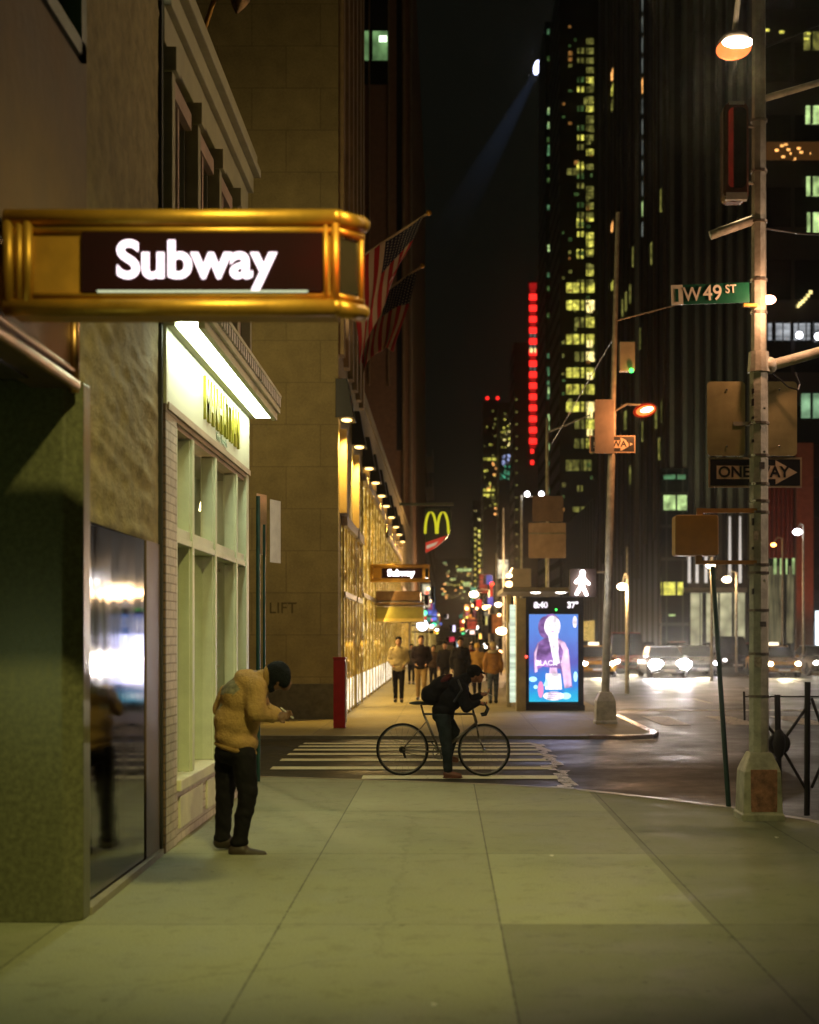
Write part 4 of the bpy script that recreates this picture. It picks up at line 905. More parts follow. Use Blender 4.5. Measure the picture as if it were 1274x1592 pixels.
# sign backs
tanm = mat('sign_back', (.44, .37, .17), .42, .3, .28, 2.5, .25, 3)
def rounded_plate(x0, x1, z0, z1, y, th, r=.04, n=5):
    p = []
    for cx, cz, a0 in ((x1 - r, z1 - r, 0), (x0 + r, z1 - r, 90), (x0 + r, z0 + r, 180), (x1 - r, z0 + r, 270)):
        for k in range(n + 1): t = R(a0 + 90 * k / n); p.append(Vector((cx + r * math.cos(t), y, cz + r * math.sin(t))))
    return MB().extr(p, (0, th, 0))
a = at(1101, 592, 14.16); b = at(1160, 708, 14.16)
t = thing('traffic_sign', (a.x, 14.2, b.z), 'square tan sign back with a green glint, fixed on the street side of the pole', 'sign')
rounded_plate(a.x, b.x, b.z, a.z, 14.2, .012).build('sign_plate', tanm, t)
MB().box(b.x - .12, 3.1, 14.185, 14.2, b.z + .3, b.z + .34).build('bracket', steel, t)
a = at(1183, 592, 14.16); b = at(1241, 708, 14.16)
t = thing('traffic_sign', (a.x, 14.2, b.z), 'square tan sign back behind the pole, under the hanging cable loop', 'sign')
rounded_plate(a.x, b.x, b.z, a.z, 14.2, .012).build('sign_plate', tanm, t)
for px_, t_ in ((1130, 'traffic_sign'), (1212, 'traffic_sign.001')):
    for py_ in (606, 694):
        q = at(px_, py_, 14.19); MB().ball(q, (.011, .008, .011), 6, 8).build('bolt', chrome, bpy.data.objects[t_])
def oneway(x0, x1, y0, y1, Y, label):
    a = at(x0, y0, Y); b = at(x1, y1, Y); t = thing('one_way_sign', (a.x, Y, b.z), label, 'sign')
    H = a.z - b.z; W = b.x - a.x
    MB().box(a.x, b.x, Y, Y + .012, b.z, a.z).build('sign_plate', mat('oneway_edge', (.42, .30, .18), .5), t)
    MB().box(a.x + H * .06, b.x - H * .06, Y - .003, Y, b.z + H * .07, a.z - H * .07).build('sign_field', mat('oneway_black', (.012, .011, .01), .4), t)
    zc = (a.z + b.z) / 2; xs = a.x + W * .085; xe = b.x - W * .05; hx = xe - H * .72; hs = H * .22; hh = H * .40
    MB().extr([Vector(p) for p in ((xs, Y - .006, zc - hs), (hx, Y - .006, zc - hs), (hx, Y - .006, zc - hh), (xe, Y - .006, zc), (hx, Y - .006, zc + hh), (hx, Y - .006, zc + hs), (xs, Y - .006, zc + hs))], (0, .003, 0)).build('arrow', mat('oneway_white', (.62, .46, .30), .5), t)
    text('ONE WAY', H * .50, face_cam(((xs + hx) / 2 + H * .25, Y - .008, zc)), 'lettering', mat('oneway_black', (.012, .011, .01)), t, bold=.012 * H, extrude=.001, sx=1.0)
    return t
oneway(1102, 1247, 711, 758, 14.215, 'one way sign with its arrow crossing behind the thick near pole')
MB()
# pedestrian signal, seen from behind
t = thing('pedestrian_signal', tuple(at(1084, 863, 14.1)), 'amber backed pedestrian signal box beside the thick near pole', 'pedestrian signal')
a = at(1049, 801, 14.0); b = at(1116, 864, 14.0)
rounded_plate(a.x, b.x, b.z, a.z, 13.95, .22, .03).build('signal_housing', mat('amber_paint', (.42, .19, .02), .5, 0, .2, 6), t, bevel=.008)
s = MB(); s.box(2.47, 3.08, 14.02, 14.06, at(0, 797, 14).z, at(0, 790, 14).z); s.box(2.46, 3.08, 14.02, 14.06, at(0, 877, 14).z, at(0, 871, 14).z); s.box(2.46, 2.52, 14.0, 14.06, at(0, 877, 14).z, at(0, 862, 14).z); s.box(2.47, 2.53, 14.0, 14.06, at(0, 803, 14).z, at(0, 790, 14).z)
s.build('bracket', mat('amber_paint', (.42, .19, .02)), t)
# capsule shaped signal
t = thing('traffic_signal', tuple(at(1140, 318, 14.1)), 'tall rounded traffic signal with a painted dull red reflection high on the thick near pole', 'traffic signal')
a = at(1121, 167, 14.1); b = at(1160, 318, 14.1)
rounded_plate(a.x, b.x, b.z, a.z, 13.95, .2, .07).build('signal_housing', mat('signal_shell', (.12, .05, .03), .2, .2), t, bevel=.02)
rounded_plate(a.x + .045, b.x - .03, b.z + .12, a.z - .06, 13.93, .02, .05).build('red_glow', emi('red_reflect', (.42, .03, .012), .28, False, .6, (6, 6, 1.5)), t)  # faint red emission paints the reflection on the signal's back
s = MB(); s.box(a.x + .02, b.x - .02, 13.93, 14.0, b.z + .0, b.z + .07); s.box(a.x + .05, b.x - .05, 13.93, 14.0, a.z - .03, a.z - .0); s.build('clear_rim', mat('clear_rim', (.6, .55, .42), .15, .6), t)
s = MB(); s.tube((b.x - .02, 14.05, b.z + .2), (3.1, 14.1, b.z + .2), .014); s.tube((b.x - .02, 14.05, a.z - .2), (3.1, 14.1, a.z - .2), .014); s.build('bracket', steel, t)
# small lamp on the pole's far side
t = thing('signal_lamp', tuple(at(1196, 466, 14.1)), 'small glaring lamp against the pole beside the street name sign', 'lamp')
MB().ball(at(1196, 466, 14.1), (.07, .055, .045), 8, 12).build('lamp_lens', emi('orange_glare', (1, .5, .3), 14), t, smooth=True)
MB().tube(at(1190, 466, 14.12), (3.1, 14.1, 5.14), .02).build('bracket', black, t)
lamp('orange_light', 'POINT', at(1203, 468, 13.75), (1, .5, .28), 35, t, .05)

# leaning thin post
t = thing('thin_post', (3.0, 15.2, 0), 'thin dark green post leaning beside the thick near pole', 'post')
MB().tube((3.0, 15.1, -.02), at(1108, 880, 15.1), .028, .024, 10).build('post', dgreen, t)
# black corral
t = thing('iron_barrier', (3.3, 14.2, 0), 'black iron barrier with crossed struts meeting at a round boss, on the near corner', 'barrier')
bmt = mat('black_iron', (.02, .014, .012), .4, .3)
Yb = 14.3
def pb(x, y): return at(x, y, Yb)
for i, (x, y0, y1) in enumerate(((1209, 1080, 1268), (1256, 1060, 1268), (1300, 1080, 1268))): MB().tube(pb(x, y0), pb(x + (3 if i != 1 else -1), y1), .03, .03, 8).build('upright', bmt, t)
MB().tube(pb(1157, 1083), pb(1320, 1083), .008, .008, 6).build('rail', bmt, t)
MB().tube(pb(1157, 1075), pb(1158, 1120), .012, .012, 6).build('rail_end', bmt, t)
for a, b in (((1193, 1128), (1212, 1150)), ((1212, 1160), (1260, 1092)), ((1214, 1160), (1254, 1228)), ((1262, 1085), (1278, 1130)), ((1262, 1225), (1290, 1160))): MB().tube(pb(*a), pb(*b), .016, .016, 8).build('strut', bmt, t)
s = MB(); c = pb(1211, 1156); s.torus(c, .09, .03, 'y', 20, 8); s.ball(c, (.07, .07, .16), 8, 12); s.build('boss', bmt, t, smooth=True)
# green sign post at left
t = thing('parking_sign_post', (-2.33, 18.3, 0), 'green channel post with two sign plates folded in a V, behind the yellow jacket', 'sign post')
s = MB(); s.tube((-2.34, 17.7, 0), (-2.34, 17.7, 3.55), .028, .028, 6); s.tube((-2.27, 17.74, .9), (-2.27, 17.74, 3.2), .018, .018, 6); s.build('post', dgreen, t)
Yp = 17.7
for nm, x0, x1, y0, y1, dy0, dy1, lb in (('sign_plate', 399, 411, 767, 862, .0, .24, 'orange tinted plate'), ('sign_plate', 420, 432, 776, 874, .0, .30, 'pale plate')):
    a = at(x0, y0, Yp); b = at(x1, y1, Yp)
    MB().extr([(a.x, Yp + dy0, b.z), (b.x, Yp + dy1, b.z), (b.x, Yp + dy1, a.z), (a.x, Yp + dy0, a.z)], (.004, -.008, 0)).build(nm, whitep if 'pale' in lb else mat('orange_plate', (.65, .38, .22), .5), t, label=lb)

# ------------------------------------------------------------------ second corner: pole, shelter
sp2 = thing('signal_pole', (3.3, 29.5, 0), 'slimmer leaning signal pole on the far corner next to the advertising screen', 'signal pole')
pole_base(sp2, 3.3, 29.5, .46, .66)
MB().tube((3.3, 29.5, .55), at(953, 640, 29.5), .085, .075, 10).build('pole', pole_paint, sp2)
MB().tube(at(953, 640, 29.5), at(961, 330, 29.5), .06, .045, 10).build('upper_pole', steel, sp2)
MB().tube(at(953, 500, 29.5), at(1060, 472, 29.5), .018, .012).build('guy_arm', steel, sp2)
MB().tube(at(957, 520, 29.5), at(858, 690, 45), .01, .01).build('cable', black, sp2)
s = MB(); s.path([at(955, 640, 29.5), at(975, 628, 29.3), at(996, 630, 29.0)], .025); s.build('lamp_arm', steel, sp2)
t = thing('traffic_signal', tuple(at(1003, 638, 29)), 'blazing orange red signal lamp on an arm of the far corner pole', 'traffic signal')
MB().ball(at(1004, 638, 28.95), (.20, .09, .10), 8, 14, rot=Matrix.Rotation(R(-14), 3, 'Y')).build('lamp_lens', emi('orange_blaze', (1, .15, .03), 2.6), t, smooth=True)
MB().ball(at(1006, 637, 28.84), (.13, .04, .05), 8, 14, rot=Matrix.Rotation(R(-14), 3, 'Y')).build('burner', emi('blaze_core', (1, .6, .35), 22), t, smooth=True)
MB().ball(at(1003, 638, 29.0), (.25, .05, .145), 8, 20, rot=Matrix.Rotation(R(-14), 3, 'Y')).build('halo_disc', emi('halo_red', (1, .06, .012), .35), t, smooth=True)  # red glowing disc stands in for the halo around the lamp
MB().ball(at(1002, 636, 29.14), (.20, .10, .12), 10, 16).build('signal_housing', mat('dark_red_shell', (.10, .02, .008), .5), t, smooth=True)
lamp('orange_blaze_light', 'POINT', at(1001, 640, 28.7), (1, .36, .12), 120, t, .1)
t = thing('traffic_sign', tuple(at(940, 705, 29.4)), 'grey rectangular sign back high on the far corner pole', 'sign')
a = at(925, 621, 29.38); b = at(955, 705, 29.38); rounded_plate(a.x, b.x, b.z, a.z, 29.38, .012, .03).build('sign_plate', mat('grey_back', (.26, .21, .16), .5, .4), t)
oneway(917, 988, 677, 704, 29.42, 'small one way arrow sign on the leaning pole of the far corner')
t = thing('signal_box', tuple(at(974, 580, 29.5)), 'pale grey box with a tiny green light near the top of the far corner pole', 'signal box')
a = at(963, 532, 29.5); b = at(987, 578, 29.5); MB().box(a.x, b.x, 29.4, 29.6, b.z, a.z).build('housing', mat('pale_box', (.34, .30, .20), .5), t, bevel=.02)
MB().ball(at(982, 576, 29.3), .05, 6, 8).build('green_lens', emi('green_dot', (.05, 1, .1), 5, False), t)
# walking figure signal
t = thing('pedestrian_signal', tuple(at(905, 925, 29.4)), 'pedestrian signal showing a dazzling white walking figure above the advertising screen', 'pedestrian signal')
a = at(886, 884, 29.4); b = at(928, 928, 29.4); rounded_plate(a.x, b.x, b.z, a.z, 29.4, .2, .03).build('signal_housing', mat('dark_amber', (.03, .012, .005), .7), t, bevel=.01)
s = MB(); c = at(905, 905, 29.35)
s.ball(c + Vector((.01, 0, .14)), (.042, .02, .045), 8, 10); s.cap(c + Vector((.0, 0, .07)), c + Vector((0, 0, -.04)), .045, .04)
for p, q in (((.02, .06), (.10, -.02)), ((-.02, .06), (-.09, .0)), ((.0, -.04), (.07, -.19)), ((-.0, -.04), (-.08, -.18))): s.cap(c + Vector((p[0], 0, p[1])), c + Vector((q[0], 0, q[1])), .026, .022)
s.v = [c + (v - c) * 1.35 for v in s.v]
s.build('walking_figure', emi('walk_white', (1, .95, 1), 26), t)
MB().tube(at(925, 890, 29.5), at(944, 890, 29.5), .025).build('bracket', steel, t)
lamp('walk_light', 'POINT', at(903, 905, 28.6), (1, .93, .9), 12, t, .08)

# bus shelter with screen
bsx = thing('bus_shelter', (2.0, 35, 0), 'glass bus shelter with a lit timetable strip beside a big advertising screen', 'bus shelter')
post_m = mat('shelter_post', (.50, .40, .20), .4, .5)
a = at(803, 930, 34.6); b = at(818, 1108, 34.6); MB().box(a.x, b.x, 34.6, 34.9, 0, a.z).build('post', post_m, bsx, bevel=.01)
a = at(788, 925, 36.5); MB().box(a.x, a.x + .12, 36.5, 36.62, 0, a.z).build('post', post_m, bsx, bevel=.01)
a = at(782, 919, 34.4); b = at(886, 914, 34.4); MB().box(a.x, b.x, 34.3, 38.2, a.z - .02, a.z + .09).build('roof', mat('shelter_roof', (.30, .25, .17), .4, .3), bsx, bevel=.02)
MB().poly([(at(790, 0, 36.4).x, 36.5, .25), (at(803, 0, 34.9).x, 34.95, .25), (at(803, 0, 34.9).x, 34.95, 2.55), (at(790, 0, 36.4).x, 36.5, 2.55)]).build('side_glass', shop_glass, bsx)
a = at(793, 940, 35.2); b = at(803, 1092, 35.2); MB().box(a.x, b.x, 35.2, 35.24, b.z, a.z).build('timetable', emi('timetable_glow', (.85, 1, .75), .95, True, .35, (.6, .6, 9)), bsx)
for x in (833, 872): MB().ball(at(x, 921, 34.6), (.13, .1, .035), 6, 10).build('roof_lamp', emi('roof_lamp', (1, .9, .8), 6), bsx)
s_ = MB(); a = at(818, 928, 34.55); b = at(908, 1097, 34.55)
scr = s_.box(a.x, b.x, 34.6, 34.85, b.z, a.z).build('screen_cabinet', black, bsx, bevel=.01)
MB().box(a.x - .02, b.x + .04, 34.7, 34.9, 0, b.z).build('screen_foot', concrete_dark, bsx)
# screen face
def screen_mat():
    m, nt = _mat('screen_picture'); N = nt.nodes; L = nt.links
    out = N.new('ShaderNodeOutputMaterial'); e = N.new('ShaderNodeEmission'); L.new(e.outputs[0], out.inputs[0])
    tc = N.new('ShaderNodeTexCoord'); sp = N.new('ShaderNodeSeparateXYZ'); L.new(tc.outputs['Generated'], sp.inputs[0])
    nz = N.new('ShaderNodeTexNoise'); nz.inputs['Scale'].default_value = 5; nz.inputs['Detail'].default_value = 5; L.new(tc.outputs['Generated'], nz.inputs['Vector'])
    ad = N.new('ShaderNodeMath'); ad.operation = 'MULTIPLY_ADD'; L.new(nz.outputs['Fac'], ad.inputs[0]); ad.inputs[1].default_value = .35; L.new(sp.outputs[2], ad.inputs[2])
    rp = N.new('ShaderNodeValToRGB'); el = rp.color_ramp.elements; el[0].position = .12; el[0].color = (.02, .45, .62, 1); el[1].position = 1.0; el[1].color = (.10, .22, .62, 1)
    q = el.new(.38); q.color = (.03, .20, .62, 1); q = el.new(.65); q.color = (.10, .10, .42, 1)
    L.new(ad.outputs[0], rp.inputs[0]); L.new(rp.outputs[0], e.inputs['Color']); e.inputs['Strength'].default_value = 1.35
    return m
a = at(823, 955, 34.58); b = at(899, 1091, 34.58)
MB().box(a.x, b.x, 34.58, 34.6, b.z, a.z).build('screen_picture', screen_mat(), scr)
def shape(pts, name, m, dy):
    MB().extr([at(x, y, 34.58) + Vector((0, dy, 0)) for x, y in pts], (0, .003, 0)).build(name, m, scr)
pink = emi('fig_pink', (.95, .62, .90), 1.15, True, .5, (4, 1, 2.5)); mauve = emi('fig_mauve', (.42, .20, .60), .9, True, .6, (3, 1, 5)); whit = emi('fig_white', (1, .90, .98), 1.5, True, .45, (5, 1, 5)); cyan = emi('fig_cyan', (.45, .9, 1), 1.6); mag = emi('fig_magenta', (.85, .3, .6), 1.2)
def ell(cx, cy, rx, ry, n=24): return [(cx + rx * math.cos(2 * math.pi * k / n), cy + ry * math.sin(2 * math.pi * k / n)) for k in range(n)]
shape(ell(848, 975, 11, 17), 'hair_shape', mauve, -.004); shape([(831, 1044), (830, 1015), (836, 1000), (848, 991), (868, 992), (880, 1000), (886, 1020), (890, 1068), (880, 1070), (872, 1040), (845, 1036)], 'jacket_shape', mauve, -.005)
shape([(832, 1046), (831, 1015), (838, 998), (834, 1020), (836, 1044)], 'jacket_edge', pink, -.007)
shape([(866, 994), (878, 998), (884, 1010), (887, 1040), (889, 1066), (878, 1070), (874, 1040), (866, 1010)], 'sleeve_shape', pink, -.008)
shape(ell(859, 974, 12.5, 17), 'face_shape', whit, -.009); shape([(852, 985), (868, 985), (868, 1002), (874, 1030), (862, 1034)], 'neck_shape', whit, -.008)
shape([(849, 1047), (872, 1047), (874, 1072), (848, 1072)], 'bottle_shape', whit, -.010); shape([(855, 1038), (866, 1038), (867, 1047), (854, 1047)], 'cap_shape', pink, -.010); shape(ell(861, 1082, 16, 7), 'base_shape', whit, -.010)
shape(ell(894, 967, 3.4, 9), 'mark_shape', whit, -.010); shape(ell(829, 1056, 6, 4), 'glow_shape', cyan, -.010); shape(ell(841, 1072, 4.5, 13), 'glow_shape', mag, -.009); shape(ell(895, 1052, 3, 8), 'glow_shape', cyan, -.010); shape(ell(880, 1082, 8, 5), 'glow_shape', cyan, -.009); shape(ell(833, 1068, 3, 3), 'glow_shape', cyan, -.010)
for (cx, cy, rx, ry, m) in ((855, 972, 1.3, 1), (863, 972, 1.3, 1), (859, 981, 3, 1.1), (859, 976, .8, 2)) and ((855, 972, 1.5, .9, mauve), (863.5, 972, 1.5, .9, mauve), (859.5, 982, 3, 1, mag)): shape(ell(cx, cy, rx, ry, 12), 'face_mark', m, -.011)
shape([(845, 1066), (852, 1050), (853, 1068)], 'glow_shape', cyan, -.0105)
shape([(849, 962), (856, 957), (866, 958), (871, 966), (868, 960), (860, 954), (850, 956)], 'fringe_shape', mauve, -.0108)
shape([(870, 1000), (876, 1012), (872, 1034), (868, 1014)], 'lapel_shape', mauve, -.0105)
for k in range(4): shape([(851, 1076 + k * 3), (871 - k * 3, 1076 + k * 3), (871 - k * 3, 1077 + k * 3), (851, 1077 + k * 3)], 'fine_print', mauve, -.0115)
text('BLACK', .17, face_cam(at(850, 1031, 34.567)), 'caption', whit, scr, bold=.004, extrude=.001)
text('8:40', .20, face_cam(at(841, 941, 34.59)), 'clock_digits', whit, scr, bold=.008, extrude=.004); text('37\u00b0', .20, face_cam(at(891, 941, 34.59)), 'clock_digits', whit, scr, bold=.008, extrude=.004)
MB().ball(at(865, 948, 34.56), .025, 6, 8).build('green_led', emi('green_dot', (.05, 1, .1), 5), scr)
MB().ball(at(819, 1021, 34.56), .03, 6, 8).build('red_led', emi('red_dot', (1, .05, .03), 6), scr)
lamp('screen_light', 'AREA', at(861, 1025, 34.3), (.6, .6, 1), 22, bsx, 1.2, at(861, 1060, 20))

# slim poles beyond
def slim_pole(px, pytop, Y, label, boards=(), arm=None, lampp=None, r=.06):
    t = thing('street_pole', tuple(at(px, CY + EYE * F / Y, Y)), label, 'street pole')
    MB().tube((at(px, 0, Y).x, Y, 0), at(px, pytop, Y), r, r * .75, 8).build('pole', pole_paint, t)
    if arm: MB().tube(at(px, arm[1], Y), at(arm[2], arm[3], Y), .03, .02).build('arm', steel, t)
    return t
slim_pole(851, 650, 44, 'bare slim pole carrying two pale boards above the bus shelter', arm=(0, 672, 918, 645))
t = thing('direction_board', tuple(at(853, 770, 43.9)), 'upper darker board on the slim pole above the shelter', 'sign'); a = at(828, 771, 43.9); b = at(876, 811, 43.9)
rounded_plate(a.x, b.x, b.z, a.z, 43.88, .02, .03).build('sign_plate', mat('dark_board', (.24, .15, .10), .5), t)
t = thing('direction_board', tuple(at(853, 868, 43.9)), 'lower pinkish board on the slim pole above the shelter', 'sign'); a = at(822, 813, 43.9); b = at(880, 868, 43.9)
rounded_plate(a.x, b.x, b.z, a.z, 43.86, .02, .03).build('sign_plate', mat('pink_board', (.50, .34, .25), .5), t); MB().box(a.x, b.x, 43.83, 43.86, a.z - .35, a.z - .31).build('board_rail', steel, t)
slim_pole(811, 770, 55, 'slim pole with twin white lamps behind the bus shelter')
t = thing('twin_lamp', tuple(at(831, 768, 54.8)), 'pair of small white lamps on a crossbar above the pale boards', 'lamp')
MB().tube(at(811, 772, 55), at(846, 772, 55), .03).build('crossbar', steel, t)
for x in (820, 842): MB().ball(at(x, 768, 54.8), .10, 8, 10).build('lamp_head', bulb_white, t)
t = thing('utility_cabinet', tuple(at(812, 915, 50)), 'tan rectangular board behind the shelter roof', 'sign'); a = at(797, 884, 50); b = at(826, 914, 50); MB().box(a.x, b.x, 50, 50.15, b.z, a.z).build('sign_plate', mat('tan_board', (.26, .22, .14), .6), t); MB().tube((a.x + .3, 50.1, 0), (a.x + .3, 50.1, b.z), .05).build('post', steel, t)
slim_pole(975, 850, 62, 'orange tinted slim pole on the avenue beyond the far corner')
t = slim_pole(783, 790, 78, 'thin pole far along the shopping pavement'); t = slim_pole(772, 860, 95, 'thinnest pole far along the shopping pavement')

# ------------------------------------------------------------------ lamps
def street_lamp(px, py, Y, label, m, r=.14, w=0, col=(1, .6, .3), postx=None, cat='street lamp', arm=.8):
    p = at(px, py, Y); t = thing('street_lamp', (p.x + arm, Y, 0), label, cat)
    MB().tube((p.x + arm, Y, 0), (p.x + arm, Y, p.z + .35), .07, .05, 8).build('post', steel, t)
    if arm: MB().path([(p.x + arm, Y, p.z + .35), (p.x + arm * .5, Y, p.z + .42), (p.x, Y, p.z + .12)], .03, 6).build('lamp_arm', steel, t)
    MB().ball(p + Vector((0, 0, .0)), (r * 1.15, r, r * .75), 8, 12).build('lamp_head', m, t, smooth=True)
    if w: lamp('street_light', 'POINT', p + Vector((0, -.2, -.25)), col, w, t, .15)
    return t
street_lamp(968, 912, 45, 'warm round street lamp just beyond the far corner pole', bulb_far, .15, 300, arm=.15)
street_lamp(1105, 879, 58, 'amber lamp on a thin post under the amber signal box', bulb_far, .16, 200, arm=.05)
street_lamp(1130, 901, 72, 'amber lamp in front of the pale lobby', bulb_far, .2, 200, arm=.5)
street_lamp(1203, 847, 80, 'small orange lamp in front of the red wall', emi('orange_far', (1, .35, .08), 12, False), .14, arm=.5)
street_lamp(1240, 827, 70, 'white oval lamp at the head of the brown column', bulb_white, .2, 0, arm=.3)
street_lamp(737, 924, 110, 'orange street lamp over the crowd at the end of the pavement', bulb_far, .3, 2200, arm=1.2)
street_lamp(792, 895, 75, 'small pale lamp beside the tan board', bulb_far, .12, 2600, arm=.3)
street_lamp(780, 981, 60, 'warm lamp just beside the shelter post', bulb_far, .2, 60, arm=.25)
street_lamp(775, 940, 90, 'faint lamp on the far pavement above the crowd', bulb_far, .18, arm=.5)
# lamp of the near pavement, standing outside the view
t = thing('street_lamp', (3.7, 3.2, 0), 'tall street lamp arching over the near pavement', 'street lamp')
MB().tube((3.7, 3.2, 0), (3.7, 3.2, 8.1), .09, .06, 10).build('post', steel, t)
MB().path([(3.7, 3.2, 8.1), (2.6, 3.2, 8.5), (1.3, 3.3, 8.2)], .035).build('lamp_arm', steel, t)
MB().ball((1.2, 3.3, 8.1), (.4, .2, .1), 8, 14).build('lamp_head', emi('near_lens', (.95, .9, .5), 12), t, smooth=True)
lamp('near_light', 'SPOT', (1.2, 3.3, 7.9), (.98, .88, .29), 2750, t, .16, (-.95, 11.2, 0), 52, 1.0)
t = thing('street_lamp', (-5.0, 25.3, 0), 'added side street lamp hidden round the corner of the cream shop', 'street lamp')
MB().tube((-5.4, 26.4, 0), (-5.4, 26.4, 8.0), .08, .06, 8).build('post', steel, t)
MB().path([(-5.4, 26.4, 8.0), (-5.2, 25.6, 8.3), (-5.0, 24.9, 8.1)], .03).build('lamp_arm', steel, t)
MB().ball((-5.0, 24.8, 8.0), (.2, .35, .09), 8, 12).build('lamp_head', emi('side_fill_lens', (1, .78, .4), 10), t, smooth=True)
lamp('side_fill', 'POINT', (-4.9, 24.8, 7.8), (1, .76, .32), 520, t, .15)  # hidden lamp added to brighten the stone wall across the street
t = thing('street_lamp', (18.8, 12, 0), 'added lamp post on the east kerb of the avenue, out of view', 'street lamp')
MB().tube((18.8, 12, 0), (18.8, 12, 8.6), .09, .06, 8).build('post', steel, t)
MB().path([(18.8, 12, 8.6), (17.6, 12, 9.0), (16.4, 12, 8.8)], .035).build('lamp_arm', steel, t)
MB().ball((16.2, 12, 8.7), (.4, .2, .1), 8, 12).build('lamp_head', emi('east_fill_lens', (1, .62, .42), 12), t, smooth=True)
lamp('east_fill', 'SPOT', (16.2, 12, 8.4), (1, .70, .50), 3400, t, .15, (3.1, 14.1, 4), 26, .8)  # unseen lamp added to light the thick near pole and its signs
t = thing('traffic_signal', (3.7, 3.0, 4.3), 'red traffic signal on the near street lamp post', 'traffic signal')
MB().box(3.45, 3.7, 2.9, 3.15, 4.2, 5.0).build('signal_housing', dgreen, t, bevel=.02)
MB().ball((3.44, 3.02, 4.85), (.03, .09, .09), 8, 14).build('red_glow', emi('red_signal', (1, .05, .02), 8), t, smooth=True)
lamp('red_signal_light', 'SPOT', (3.38, 3.05, 4.85), (1, .05, .02), 1500, t, .05, (-.50, 7.3, 3.74), 5, 1)
for lx, ly, lb in ((675, 1565, 'crumpled white scrap on the pavement nearest the viewer'), (857, 1332, 'tiny white scrap in the middle of the pavement'), (1208, 1304, 'small white scrap below the base of the thick pole')):
    q = at(lx, ly, EYE * F / (ly - CY)); t = thing('paper_scrap', (q.x, q.y, 0), lb, 'litter')
    g = MB(); random.seed(lx); n0 = 7
    for i in range(n0): an = 2 * math.pi * i / n0; rr = random.uniform(.012, .026); g.v.append(Vector((q.x + rr * math.cos(an), q.y + rr * math.sin(an), .004 + random.uniform(0, .014))))
    g.v.append(Vector((q.x, q.y, .018)))
    for i in range(n0): g.f.append([i, (i + 1) % n0, n0]); g.m.append(0)
    g.build('paper', mat('scrap_paper', (.8, .78, .7), .8), t)
# entrance lights
t = thing('entrance_lamp', (-4.2, 6.0, 3.3), 'greenish tube lamp under the station entrance ceiling', 'lamp')
MB().box(-4.3, -4.1, 5.2, 6.6, 3.26, 3.33).build('tube_lens', emi('green_tube', (.45, .9, .2), 1.2), t)
lamp('entrance_light', 'POINT', (-3.3, 6.2, 1.5), (.78, .92, .36), 17, t, .3)

# searchlight
sl_t = thing('searchlight', tuple(at(835, 104, 400)), 'small bluish searchlight high in the black sky beside the green windows', 'searchlight')
p = at(835, 105, 400)
MB().ball(p, (.9, .9, 2.1), 8, 12, rot=Matrix.Rotation(R(-12), 3, 'Y').to_3x3() if False else Matrix.Rotation(R(12), 3, 'Y')).build('lamp_lens', emi('search_blue', (.6, .65, 1), 6, False), sl_t, smooth=True)

m, nt = _mat('beam_glow'); o_ = nt.nodes.new('ShaderNodeOutputMaterial'); v_ = nt.nodes.new('ShaderNodeVolumePrincipled'); v_.inputs['Density'].default_value = 0; v_.inputs['Emission Color'].default_value = (.25, .38, .75, 1)
tc_ = nt.nodes.new('ShaderNodeTexCoord'); sx_ = nt.nodes.new('ShaderNodeSeparateXYZ'); nt.links.new(tc_.outputs['Generated'], sx_.inputs[0])
pw_ = nt.nodes.new('ShaderNodeMath'); pw_.operation = 'POWER'; nt.links.new(sx_.outputs[2], pw_.inputs[0]); pw_.inputs[1].default_value = 4.0
ml_ = nt.nodes.new('ShaderNodeMath'); ml_.operation = 'MULTIPLY'; nt.links.new(pw_.outputs[0], ml_.inputs[0]); ml_.inputs[1].default_value = .011; nt.links.new(ml_.outputs[0], v_.inputs['Emission Strength']); nt.links.new(v_.outputs[0], o_.inputs['Volume'])
MB().tube(at(834, 112, 400), at(655, 440, 400), .8, 6.5, 24).build('light_beam', m, sl_t, smooth=True)  # cone that glows by itself, drawn in for the lit beam
# clutter of the far pavement: shop signs
def shop_sign(px, py, w, h, Y, col, st, label):
    a = at(px, py, Y); b = at(px + w, py + h, Y); t = thing('shop_sign', tuple(a), label, 'sign')
    MB().box(a.x, b.x, Y, Y + .3, b.z, a.z).build('sign_face', emi('ss_%d_%d' % (px, py), col, st, False, .4, (3, 3, 3)), t, bevel=.02)
    MB().tube((a.x - .8, Y + .15, (a.z + b.z) / 2), (a.x, Y + .15, (a.z + b.z) / 2), .03).build('bracket', black, t)
    return t
shop_sign(653, 967, 9, 1, 59, (.2, .2, .2), .2, 'dark bar above the round white globe sign')
t = thing('globe_sign', tuple(at(657, 972, 60)), 'round bluish white globe sign over the heads of the walkers', 'sign'); MB().ball(at(657, 972, 60), .24, 12, 16).build('globe', emi('globe', (.8, .85, 1), 5, False), t, smooth=True); MB().tube(at(640, 972, 60.1), at(657, 972, 60.1), .03).build('bracket', black, t)
shop_sign(671, 912, 5, 26, 66, (.85, 1, .95), 1.6, 'tall narrow white sign at the dark corner strip')
shop_sign(660, 925, 7, 16, 63, (.7, .05, .08), .8, 'red and white sign under the burger sign')
shop_sign(668, 980, 8, 5, 64, (.9, .8, .05), 1.4, 'small yellow sign near the globe')
shop_sign(690, 955, 7, 7, 70, (1, .85, .8), 2.2, 'small bright white sign over the crowd')
shop_sign(699, 972, 9, 10, 82, (.8, .7, 1), 2.0, 'violet white sign over the crowd')
shop_sign(711, 976, 6, 6, 86, (1, .45, .08), 1.8, 'small orange sign over the crowd')
shop_sign(736, 932, 13, 12, 90, (.85, .04, .03), 1.2, 'large red sign below the orange street lamp')
shop_sign(722, 962, 20, 16, 96, (.5, .06, .03), .6, 'broad dull red sign on the distant shops')
